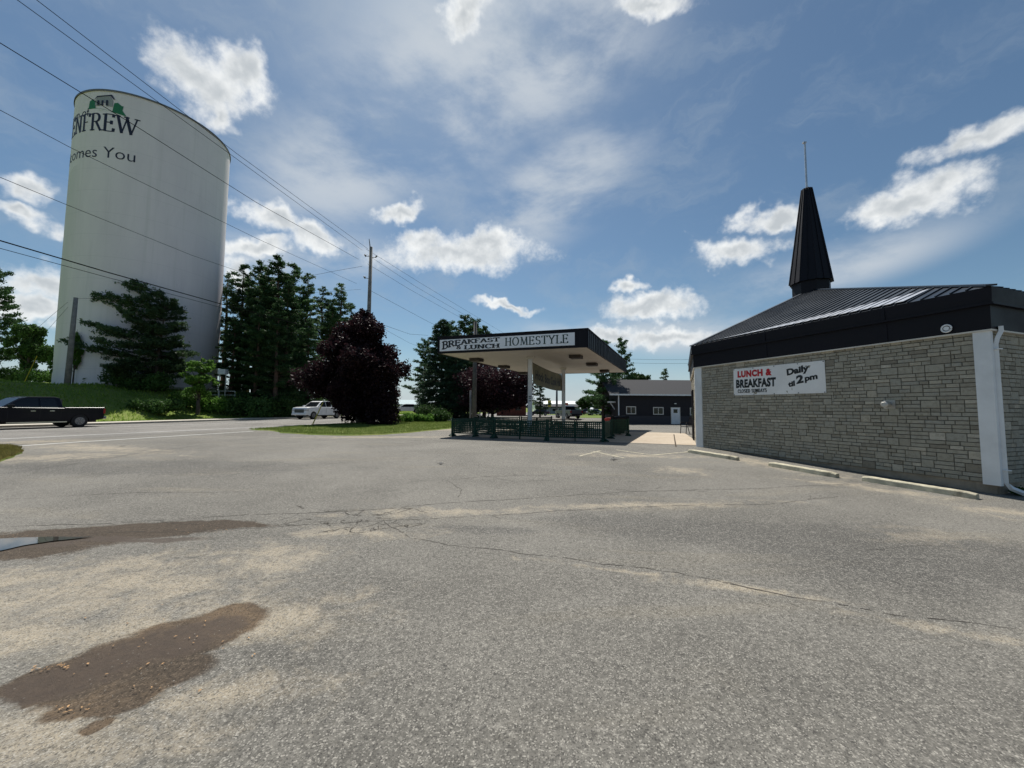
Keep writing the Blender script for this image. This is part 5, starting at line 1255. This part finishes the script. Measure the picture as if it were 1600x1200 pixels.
for (a, b2, lab_) in (((978, 634.8), (993.5, 647.3), 'slider'), ((1020, 636), (1036.5, 648), 'double'), ((1077.5, 637), (1094, 649), 'slider')):
    x0, x1, z1, z0 = lx(a[0]), lx(b2[0]), lz(*a), lz(*b2); mb = MB(); f = .10
    mb.box(x0, x1, -.09, -.061, z0, z0 + f); mb.box(x0, x1, -.09, -.061, z1 - f, z1); mb.box(x0, x0 + f, -.09, -.061, z0 + f, z1 - f); mb.box(x1 - f, x1, -.09, -.061, z0 + f, z1 - f); xm = (x0 + x1) / 2
    mb.box(xm - .03, xm + .03, -.085, -.062, z0 + f, z1 - f); wn = mb.build('window', M['offwhite'], gr); mb = MB(); mb.box(x0 + f, xm - .03, -.075, -.063, z0 + f, z1 - f); mb.box(xm + .03, x1 - f, -.075, -.063, z0 + f, z1 - f); mb.build('pane', M['glass'], wn)
x0, x1 = lx(1048.5), lx(1061.3); z1, z0 = lz(1048, 637.3), -.03
mb = MB(); mb.box(x0, x1, -.10, -.062, z0, z1); dr = mb.build('door', M['white'], gr); mb = MB(); mb.box(x0 + .25, x1 - .25, -.112, -.101, z1 - .60, z1 - .16); mb.build('pane', M['glass'], dr)
mb = MB(); 
for xx in (x0 - .07, x1 + .005): mb.box(xx, xx + .065, -.115, -.062, z0, z1 + .07)
mb.box(x0 - .002, x1 + .002, -.114, -.062, z1 + .003, z1 + .07); mb.build('door_frame', M['offwhite'], gr)
mb = MB(); xx = lx(1054.5); mb.box(xx - .12, xx + .12, -.2, -.03, lz(1054, 631.3), lz(1054, 630)); mb.build('wall_lamp', M['galv'], gr)
# porch bracket at the garage's side
bk = MB(); xa = at(950.5, 628, YG + 1).x; xb = xg0 - .02; zt_ = at(955, 627, YG + 1).z
bk.box(xa, xb, YG + .9, YG + 1.5, zt_ - .18, zt_); bk.bar((xa + .3, YG + 1.2, zt_ - .18), (xb - .03, YG + 1.2, zt_ - 1.0), .08, .1); o = bk.build('side_awning', M['white']); o.parent = gr
for v in o.data.vertices: v.co -= Vector((xg0, YG, zg))
# red mower beyond the bins
x, y = at(956.5, 600, 40).x, 40; mw = empty('riding_mower', 'red riding mower parked in the shade left of the charcoal garage', 'mower', (x, y, gz(x, y)), R(150))
mb = MB(); mb.prism([(-.2, .35), (.75, .35), (.78, .75), (.55, .85), (.1, .88), (.0, .5), (-.2, .5)], -.28, .28); mb.build('hood', M['redp'], mw, bevel=.03)
mb = MB(); mb.prism([(-.8, .35), (-.2, .35), (-.25, .62), (-.8, .66)], -.45, .45); mb.build('rear_fender', M['redp'], mw, bevel=.03)
mb = MB(); mb.prism([(-.6, .66), (-.15, .66), (-.15, .74), (-.5, .78), (-.62, 1.12), (-.7, 1.1)], -.22, .22); mb.build('seat', M['plasticblk'], mw)
for (xx, r_) in ((.55, .2), (-.55, .28)):
    for s in (-1, 1): mb = MB(); mb.tube([(xx, s * .36, r_), (xx, s * .52, r_)], r_, 16); mb.build('wheel', M['rubber'], mw)
mb = MB(); mb.tube([(.05, 0, .85), (-.1, 0, 1.0)], .02, 6); mb.tube([(-.1 + .06 * math.cos(R(a)), .15 * math.sin(R(a)), 1.0 + .12 * math.cos(R(a))) for a in range(0, 361, 30)], .015, 5); mb.build('steering_wheel', M['plasticblk'], mw)

# ------------------------------------------------------------------ far buildings and signs
def shed(name, label, cat, px0, px1, Y, pyt, pyb, wallm, roofm, roof_py=None, depth=12, wins=0):
    a = at(px0, pyb, Y); b_ = at(px1, pyt, Y); e = empty(name, label, cat, (a.x, Y, a.z)); Wd = b_.x - a.x; Hh = at(px0, pyt, Y).z - a.z
    mb = MB(); mb.box(0, Wd, 0, depth, -1.5, Hh); mb.build('wall', M[wallm], e)
    rh = (at(px0, roof_py, Y + depth / 2).z - a.z) if roof_py else Hh + .5
    mb = MB(); mb.add([(-.4, -.4, Hh), (Wd + .4, -.4, Hh), (Wd + .4, depth / 2, rh), (-.4, depth / 2, rh), (-.4, depth + .4, Hh), (Wd + .4, depth + .4, Hh), (-.4, -.4, Hh + .25), (Wd + .4, -.4, Hh + .25), (Wd + .4, depth / 2, rh + .25), (-.4, depth / 2, rh + .25), (-.4, depth + .4, Hh + .25), (Wd + .4, depth + .4, Hh + .25)],
        [(0, 1, 2, 3), (3, 2, 5, 4), (6, 7, 8, 9), (9, 8, 11, 10), (0, 1, 7, 6), (4, 5, 11, 10), (0, 6, 9, 3), (3, 9, 10, 4), (1, 7, 8, 2), (2, 8, 11, 5)]); mb.build('roof', M[roofm], e)
    for i in range(wins):
        x = Wd * (i + .6) / (wins + .2); mb = MB(); mb.box(x - .5, x + .5, -.08, -.01, Hh * .35, Hh * .75); mb.build('window', M['glass'], e)
    return e
shed('warehouse', 'long white warehouse seen between the canopy columns', 'warehouse', 838, 905, 150, 632, 645, 'white', 'white', 627, 30)
shed('store', 'low blue grey building behind the cars under the canopy', 'building', 842, 906, 110, 636.5, 645, 'farblue', 'shingle', 633, 14, 4)
shed('office_trailer', 'low white building behind the lawn beside the big pine', 'building', 900, 932, 120, 639.5, 649.5, 'carwhite', 'white', 638, 12, 2)
shed('house', 'far house with teal roof seen right of the maroon maple', 'house', 600, 652, 95, 633, 642, 'offwhite', 'farroof', 626, 14, 3)
shed('house', 'dark red brick house hidden under the trees behind the canopy', 'house', 776, 822, 75, 630, 647, 'farbrick', 'shingle', 620, 12, 2)
def sign(label, px, Y, py0, py1, pw, m, py_base, m2=None, rows=0):
    p = at(px, py1, Y); top_ = at(px, py0, Y).z; w_ = pw / 600 * Y; gzb = at(px, py_base, Y).z; e = empty('roadside_sign', label, 'sign', (p.x, Y, gzb))
    mb = MB(); mb.box(-w_ / 2, w_ / 2, -.15, .15, p.z - gzb, top_ - gzb); mb.build('panel', M[m], e)
    for s in (-.3, .3): mb = MB(); mb.box(s * w_ - .08, s * w_ + .08, -.08, .08, -1, p.z - gzb); mb.build('post', M['steel'], e)
    for i in range(rows): h = (top_ - p.z); z = p.z - gzb + h * (.2 + .6 * i / max(1, rows)); mb = MB(); mb.box(-w_ * .36, w_ * .36, -.17, -.151, z, z + h * .16); mb.build('stripe', M[m2], e)
sign('yellow sign on posts in front of the white warehouse', 858.5, 100, 625.5, 635.5, 5, 'yellowp', 645, 'fencegreen', 2)
sign('red sign on posts right of the rear canopy column', 883, 95, 629.5, 634.5, 9, 'redp', 645, 'white', 1)
sign('small white sign standing below the red sign', 883.5, 90, 636, 640, 7, 'white', 645)
# white post frame by the far road (barrier with two posts)
x = at(757, 600, 47).x; bz = gz(x, 47); bf = empty('portable_sign_frame', 'white two-post sign frame with a reddish board at the roadside behind the patio', 'sign', (x, 47, bz)); 
for s in (-.5, .55): mb = MB(); mb.box(s - .05, s + .05, -.05, .05, 0, 1.9 if s > 0 else 1.5); mb.build('post', M['white'], bf)
mb = MB(); mb.box(-.46, .5, -.03, .03, .9, 1.5); mb.build('board', mat('faded_board', (.32, .22, .19), .7, var=.3), bf)
mb = MB(); mb.box(-.5, .8, -.3, .3, 1.52, 1.62); mb.build('top_shelf', M['offwhite'], bf)
# cabinet and railing beside the tower base
x, y = at(347, 600, 44).x, 44; zc = gz(x, y); cb = empty('equipment_cabinet', 'small white cabinet on rails beside the foot of the water tower', 'cabinet', (x, y, zc)); zt_ = at(347, 577, 44).z - zc
mb = MB(); mb.box(-.4, .45, -.25, .25, zt_ - .6, zt_); mb.build('box', M['white'], cb, bevel=.02)
for s in (-.35, .4): mb = MB(); mb.box(s - .03, s + .03, -.03, .03, -.3, zt_ - .6); mb.build('leg', M['galv'], cb)
rl_ = MB(); 
for z in (.5, .95, 1.4): rl_.bar((-1.2, -.35, z), (1.8, -.35, z), .04, .04)
for xx in (-1.2, 0, 1.8): rl_.bar((xx, -.35, -.3), (xx, -.35, 1.4), .05, .05)
rl_.build('railing', M['galv'], cb)
# ------------------------------------------------------------------ grass island
tipP = [(418, 673), (436, 677), (480, 679.5), (550, 681), (600, 679.5), (640, 676.5), (680, 672.5), (704, 670)]
isl = [Vector(G2(*p)) for p in tipP] + [Vector((-4.3, 30)), Vector((-5.0, 38)), Vector(RF(24, 14.3)), Vector(RF(14, 14.1)), Vector(RF(6, 14.2)), Vector(RF(1.5, 14.6))]
def in_poly(P, x, y):
    c = False; n = len(P)
    for i in range(n):
        a, b_ = P[i], P[i - 1]
        if (a.y > y) != (b_.y > y) and x < (b_.x - a.x) * (y - a.y) / (b_.y - a.y) + a.x: c = not c
    return c
def turf_island(name, P, m, seed, hgt=.07):
    P = ragged([tuple(p) for p in P], 3, .035, seed); c = sum(P, Vector((0, 0))) / len(P); mb = MB(); n = len(P); rings = (0, .3, .6, .8, .92, .97, 1.0); vs = []
    for t in rings:
        for p in P: q_ = c.lerp(p, t); vs.append((q_.x, q_.y, gz(q_.x, q_.y) + (hgt * (1 - t ** 14) + .004 if t < 1 else -.01)))
    k = len(rings); mb.add(vs, [(i * n + j, i * n + (j + 1) % n, (i + 1) * n + (j + 1) % n, (i + 1) * n + j) for i in range(k - 1) for j in range(n)])
    o = mb.build(name, m, fix=True, smooth=True); 
    if sum(p.normal.z for p in o.data.polygons) < 0: o.data.flip_normals()
    tag(o, kind='structure'); return P
islP = turf_island('grass_island', isl, M['turf'], 2)
isl2 = [Vector(G2(*p)) for p in [(-60, 722), (0, 722), (18, 716), (36, 708), (34, 702), (15, 698.5), (-60, 700)]]
islP2 = turf_island('grass_verge', isl2, M['turf'], 5)
def blades(name, pts, h, wd, m, seed, zoff=0.):
    rs = np.random.RandomState(seed); P = np.array(pts); n = len(P); a = rs.uniform(0, 6.28, n); hh = h * rs.uniform(.5, 1.4, n)
    z = g(P[:, 0], P[:, 1]) + zoff; d = np.stack([np.cos(a), np.sin(a)], 1) * wd; ln = rs.normal(size=(n, 2)) * hh[:, None] * .35
    A = np.stack([P[:, 0] - d[:, 0], P[:, 1] - d[:, 1], z], 1); B = np.stack([P[:, 0] + d[:, 0], P[:, 1] + d[:, 1], z], 1); C_ = np.stack([P[:, 0] + ln[:, 0], P[:, 1] + ln[:, 1], z + hh], 1)
    return np_mesh(name, np.stack([A, B, C_], 1).reshape(-1, 3), 3, m, kind='stuff')
def sample(P, n, seed, front=0.):
    r = random.Random(seed); xs = [p.x for p in P]; ys = [p.y for p in P]; out = []
    while len(out) < n:
        x, y = r.uniform(min(xs), max(xs)), r.uniform(min(ys), max(ys))
        if in_poly(P, x, y): out.append((x, y))
    return out
blades('grass', sample(islP, 42000, 3), .085, .014, M['grassblade'], 1, .05)
blades('grass', sample(islP2, 9000, 4), .07, .012, M['dryblade'], 2, .05)
# clover heads / dandelion fluff on the island
P = [p for p in sample(islP, 9000, 8) if abs(p[1] - 21.5) < 1.8 and -11 < p[0] < -4.5][:700]
# rough growth on the bank
rs = np.random.RandomState(11)
S_ = rs.uniform(-45, 60, 60000); O_ = -rs.uniform(2.35, 18, 60000) ** 1.0
xy = np.stack([C0[0] + S_ * D0[0] + O_ * N0[0], C0[1] + S_ * D0[1] + O_ * N0[1]], 1)
keep = rs.rand(len(xy)) < np.where(-O_ < 4.5, 1., .55)
xyk = xy[keep]; Ok = -O_[keep]
blades('bank_grass', xyk[Ok < 5.0], .16, .04, M['bankblade'], 3)
blades('bank_grass', xyk[Ok >= 5.0], .22, .045, M['bankblade'], 4)
blades('bank_grass', np.concatenate([xyk[(Ok > 2.3) & (Ok < 3.3)]]), .14, .035, M['dryblade'], 6)

# ------------------------------------------------------------------ bushes
def bush(label, px, Y, wd, ht, leafm, seed, n=3500, leaf=.16, name='shrub', cat='shrub', group=None, dep=None):
    rs = np.random.RandomState(seed); x = at(px, 600, Y).x; e = empty(name, label, cat, (x, Y, gz(x, Y)), 0, group); V = []; mb = MB()
    k = max(3, int(wd * 2)); dep = dep or wd * .5
    for i in range(k):
        c = np.array((rs.uniform(-.5, .5) * wd * .8, rs.uniform(-.5, .5) * dep * .8, ht * rs.uniform(.35, .62))); s = min(wd, ht * 1.4) * rs.uniform(.3, .48)
        limb(mb, (c[0] * .5, c[1] * .5, -.1), (c[0], c[1], c[2]), .03, .01, rs, 3, .05, 5)
        m_ = n // k; d = rs.normal(size=(m_, 3)); d /= np.linalg.norm(d, axis=1)[:, None]; P = c + d * (rs.uniform(.3, 1, m_) ** .5 * s * (1 + .25 * np.sin(d[:, 0] * 7) * np.cos(d[:, 1] * 6)))[:, None] * np.array((1.1, 1, ht / max(.1, s) * .48))
        P[:, 2] = np.abs(P[:, 2]); V.append(rhombi(P, leaf, rs, .6))
    mb.build('stems', M['bark'], e); np_mesh('foliage', np.concatenate(V), 4, M[leafm], e); return e
for i, (px, Y, wd, ht, lm, lab_) in enumerate([
    (632, 36, 2.6, .85, 'lime', 'low yellow green shrub just right of the maroon maple trunk'), (668, 37, 2.8, .75, 'lime', 'low yellow green shrub left of the dark rounded bush'), (694, 38, 2.0, 1.0, 'leafdark', 'dark rounded bush at the right end of the island shrubs'),
    (672, 41, 3.4, 1.7, 'leafdark', 'dark green bush mound behind the low yellow green shrubs'), (588, 33.5, 1.6, .9, 'leafdark', 'dark sprouting bush at the foot of the maroon maple'), (651, 38.5, 2.4, .8, 'leaf', 'mid green low shrub between the two yellow green shrubs'), (569, 33.0, 1.2, .55, 'leafdark', 'small dark suckers at the left foot of the maroon maple')]):
    bush(lab_, px, Y, wd, ht, lm, 20 + i, group='shrubs on the grass island')
for i, (px, Y, wd, ht, lm, lab_) in enumerate([
    (20, 53, 6, 2.2, 'leafdark', 'dark bush mass at the far left behind the yellow guard'), (70, 50, 5, 2.0, 'leaf', 'green bush left of the leaning pole'), (140, 42, 4.5, 1.6, 'leafdark', 'dark bush right of the leaning pole'), (190, 41, 5, 1.8, 'leafdark', 'dark bush below the wide pine, left half'),
    (235, 41, 5, 1.8, 'leafdark', 'dark bush below the wide pine, right half'), (285, 40, 3.0, 1.5, 'leaf', 'mid green bush under the lime sapling, left side'), (334, 41, 2.6, 1.7, 'lime', 'bright green bush just right of the lime sapling'), (362, 43, 3.0, 1.5, 'leaf', 'leafy bush by the white cabinet'),
    (390, 42, 5, 2.4, 'leafdark', 'dark undergrowth below the first tall pines'), (425, 44, 5, 2.6, 'leafdark', 'dark undergrowth below the tallest pine'), (462, 47, 5, 2.6, 'leafdark', 'dark undergrowth behind the front of the white pickup'), (500, 50, 6, 2.8, 'leafdark', 'dark undergrowth behind the white pickup'), (540, 54, 6, 3.0, 'leafdark', 'dark undergrowth behind the tail of the white pickup'), (250, 36, 4.5, 1.3, 'leafdark', 'low dark scrub halfway down the bank')]):
    bush(lab_, px, Y, wd, ht, lm, 50 + i, 4200, .22, group='bushes on the bank')

bush('small green weeds growing at the foot of the downpipe corner', 1578, 7.55, .5, .16, 'leaf', 91, 260, .05, name='weeds', cat='weed')
bush('thin line of weeds where the stone wall meets the lot near the last wheel stop', 1500, 8.3, .5, .10, 'leafdark', 92, 160, .04, name='weeds', cat='weed')
# ------------------------------------------------------------------ trees
def H(px, py, Y): return at(px, py, Y).z - gz(at(px, 600, Y).x, Y)
# wide pine in front of the tower
wp = conifer(H(205, 446, 42) , 5.5, 1.3, 7, 'pine', 1.5, 'pine', .30, .5, nlev=20)
plant('pine_tree', 'wide spreading pine with layered branches standing right before the water tower', 'tree', 208, 42, mesh=wp, bark='bark', leafm='pine2')
wp2 = conifer(H(250, 468, 41.5), 4.1, 1.2, 9, 'pine', 1.5, 'pine', .30, .42, lean=.05, nlev=14)
plant('pine_tree', 'lower right-leaning pine touching the wide pine before the water tower', 'tree', 242, 41.5, mesh=wp2, bark='bark', leafm='pine2')
# pine stand right of the tower
pr_ = [conifer(19.5, 3.2, 2.6, 21, 'pine', 1.3, 'pine', .31, .55, nlev=24), conifer(19.5, 3.8, 1.0, 22, 'pine', 1.3, 'pine', .31, .6, nlev=27), conifer(19.5, 2.5, 6.5, 23, 'pine', 1.0, 'pine', .30, .5, nlev=17)]
stand = [(348, 428, 56, 2, 1.0, 'thin pine directly beside the right edge of the water tower'), (372, 416, 54, 0, 1., 'second tall pine right of the water tower'), (398, 410, 52, 1, 1.0, 'broad tall pine, third from the water tower'), (426, 402, 50, 1, 1.15, 'tallest and densest pine of the stand'),
         (452, 416, 53, 0, 1., 'tall pine just right of the tallest one'), (474, 428, 56, 2, 1.0, 'open-crowned pine at the right end of the dense stand'), (412, 425, 60, 0, 1.1, 'rear pine behind the tallest pines'), (385, 440, 62, 2, 1.1, 'rear slender pine in the left half of the stand'), (445, 440, 47, 1, .8, 'shorter front pine below the tallest one'), (362, 500, 47, 1, .8, 'short dark pine beside the white cabinet'), (400, 480, 45.5, 0, .9, 'short front pine of the stand by the bank'), (480, 500, 50, 1, .8, 'short dense pine behind the white pickup'),
         (500, 449, 66, 2, 1.15, 'slender pine with a bare lower trunk left of the pole'), (528, 444, 66, 2, 1.1, 'slender pointed pine just left of the tall pole'), (515, 470, 62, 0, .9, 'middle pine between the two slender pines'), (545, 480, 68, 0, 1., 'pine half hidden behind the tall pole'), (430, 470, 44.5, 1, .85, 'bushy pine low in front of the stand centre'), (465, 490, 60, 1, .9, 'rear dark pine behind the right end of the stand')]
protos = []
for i, (px, py, Y, k, sc, lb) in enumerate(stand):
    h = H(px, py, Y); s = h / 19.5
    if not any(p[0] == k for p in protos):
        e = plant('pine_tree', lb, 'tree', px, Y, mesh=pr_[k], group='tall pines beside the water tower', bark='pinebark', leafm='pine' if k != 2 else 'pine2'); protos.append((k, e))
        e.scale = (max(s, .8) * sc * 1.15, max(s, .8) * sc * 1.15, s)
    else:
        src = [p[1] for p in protos if p[0] == k][0]; recopy(src, 'pine_tree', lb, px, Y, i * 2.1, max(s, .8) * sc * 1.15, s)
    del h
# maroon maple
mp = broadleaf(H(572, 474, 32), 4.9, .3, 31, 100, 80000, .20, 'cone', .8)
plant('maple_tree', 'big maroon-leaved maple standing on the grass island below the pole', 'tree', 563, 32.3, mesh=mp, leafm='maroon')
mp2 = broadleaf(H(770, 562, 48), 5.6, .5, 33, 46, 30000, .26)
plant('maple_tree', 'second maroon maple half hidden behind the canopy', 'tree', 770, 46, mesh=mp2, leafm='maroon')
# spruces right of the maple
s1 = conifer(14.0, 4.6, .4, 41, 'spruce', 1.1, 'spruce', .32, .65); s2 = conifer(14.0, 3.7, 1.0, 42, 'pine', 1.1, 'pine', .32, .55, nlev=19)
sp1 = plant('spruce_tree', 'dense dark spruce just left of the canopy with branches to the ground', 'tree', 690, 52, mesh=s1, group='conifers behind the canopy', leafm='spruce')
h0 = H(690, 500, 52) / 14.; sp1.scale = (h0 * 1.0, h0 * 1.0, h0)
sp2 = plant('pine_tree', 'tall pine rising behind the left half of the canopy sign', 'tree', 725, 58, mesh=s2, group='conifers behind the canopy', bark='pinebark', leafm='pine')
h1 = H(725, 494, 58) / 14.; sp2.scale = (h1, h1, h1)
for (src, px, py, Y, lb, rz) in ((sp2, 757, 511, 60, 'pine top showing above the middle of the canopy sign', 1.), (sp2, 742, 500, 64, 'rear pine between the two tallest ones behind the canopy', 2.2), (sp2, 663, 532, 58, 'lower conifer at the left flank of the dense spruce', 3.1), (sp1, 712, 520, 50, 'shorter spruce under the left corner of the canopy', 4.), (sp2, 700, 505, 62, 'pine right behind the dense spruce', 5.)):
    s = H(px, py, Y) / 14.; recopy(src, 'spruce_tree' if src is sp1 else 'pine_tree', lb, px, Y, rz, s)
s3 = conifer(10, 2.9, .8, 44, 'pine', 1., 'pine', .30, .7, nlev=14)
t3 = plant('pine_tree', 'small layered pine seen between the two white canopy columns', 'tree', 844, 64, mesh=s3, group='conifers behind the canopy', leafm='pine2'); s = H(844, 585, 64) / 10; t3.scale = (s, s, s)
# trees by the garage
s4 = conifer(13., 4.6, 1.4, 46, 'pine', 1.1, 'pine', .31, .65, nlev=19)
t4 = plant('pine_tree', 'big dark pine with a wide crown beside the left end of the garage', 'tree', 942, 50, mesh=s4, group='trees round the garage', leafm='pine', bark='bark'); s = H(942, 533, 50) / 13; t4.scale = (s * .98, s * .98, s)
recopy(t4, 'pine_tree', 'tall dark pine poking up behind the right corner of the canopy', 972, 58, 1.7, H(972, 529, 58) / 13 * .75, H(972, 529, 58) / 13)
b1 = broadleaf(9, 3.6, 2, 48, 22, 12000, .3); t5 = plant('leafy_tree', 'rounded dark leafy tree behind the left half of the garage roof', 'tree', 1003, 60, mesh=b1, group='trees round the garage', leafm='leafdark'); s = H(1003, 573, 60) / 9; t5.scale = (s * .8, s * .8, s)
recopy(t3, 'pine_tree', 'small pine top showing above the garage roof', 1040, 66, .8, H(1040, 577, 66) / 10, group='trees round the garage')
recopy(t5, 'leafy_tree', 'green leafy tree beyond the lawn left of the big pine', 912, 100, 2., .8, .55); recopy(t5, 'leafy_tree', 'second green leafy tree close behind the big pine', 932, 96, 1., .8, .6)
# far left trees
t6 = recopy(t4, 'pine_tree', 'dark conifer cut by the left edge of the photograph', -22, 50, 2.4, H(-5, 418, 50) / 13 * .8, H(-5, 418, 50) / 13, group='trees at the far left')
l2 = broadleaf(8, 3.2, .8, 52, 44, 18000, .26, squash=.8); t7 = plant('leafy_tree', 'lower leafy tree between the left edge and the water tower', 'tree', 40, 50, mesh=l2, group='trees at the far left', leafm='leafdark'); s = H(45, 498, 50) / 8; t7.scale = (s * .8, s * .8, s)
# saplings
sb = broadleaf(6, 1.7, .8, 54, 42, 7500, .16, squash=.75); t8 = plant('sapling', 'slender lime green sapling near the right foot of the water tower', 'tree', 312, 39, mesh=sb, leafm='lime'); s = H(312, 546, 39) / 6; t8.scale = (s, s, s)
c_ = recopy(t8, 'sapling', 'thin green sapling just right of the leaning pole', 114, 40, 1.2, .45, H(114, 505, 40) / 6); 
recopy(t8, 'sapling', 'thin green sapling left of the leaning pole', 84, 42, 2.2, .55, H(84, 545, 42) / 6)
# a low wooded rise on the horizon beyond the warehouse
hb_ = MB(); n = 60
P0 = []
for i in range(n + 1):
    x = -300 + 900 * i / n; P0.append((x, 900, 6 + 10 * math.exp(-((x - 150) / 60) ** 2) + 2 * math.sin(i * .9) + 1.5 * math.sin(i * 2.3)))
vs = [(x, y, -5) for x, y, z in P0] + P0 + [(x, y + 80, -5) for x, y, z in P0]; k = n + 1
hb_.add(vs, [(i, i + 1, k + i + 1, k + i) for i in range(n)] + [(k + i, k + i + 1, 2 * k + i + 1, 2 * k + i) for i in range(n)])
tag(hb_.build('hills', mat('far_wood', (.05, .085, .06), .95, var=.3, vs=.05), smooth=True), kind='structure')
print('OBJECTS', len(bpy.data.objects), 'polys', sum(len(o.data.polygons) for o in bpy.data.objects if o.type == 'MESH'))
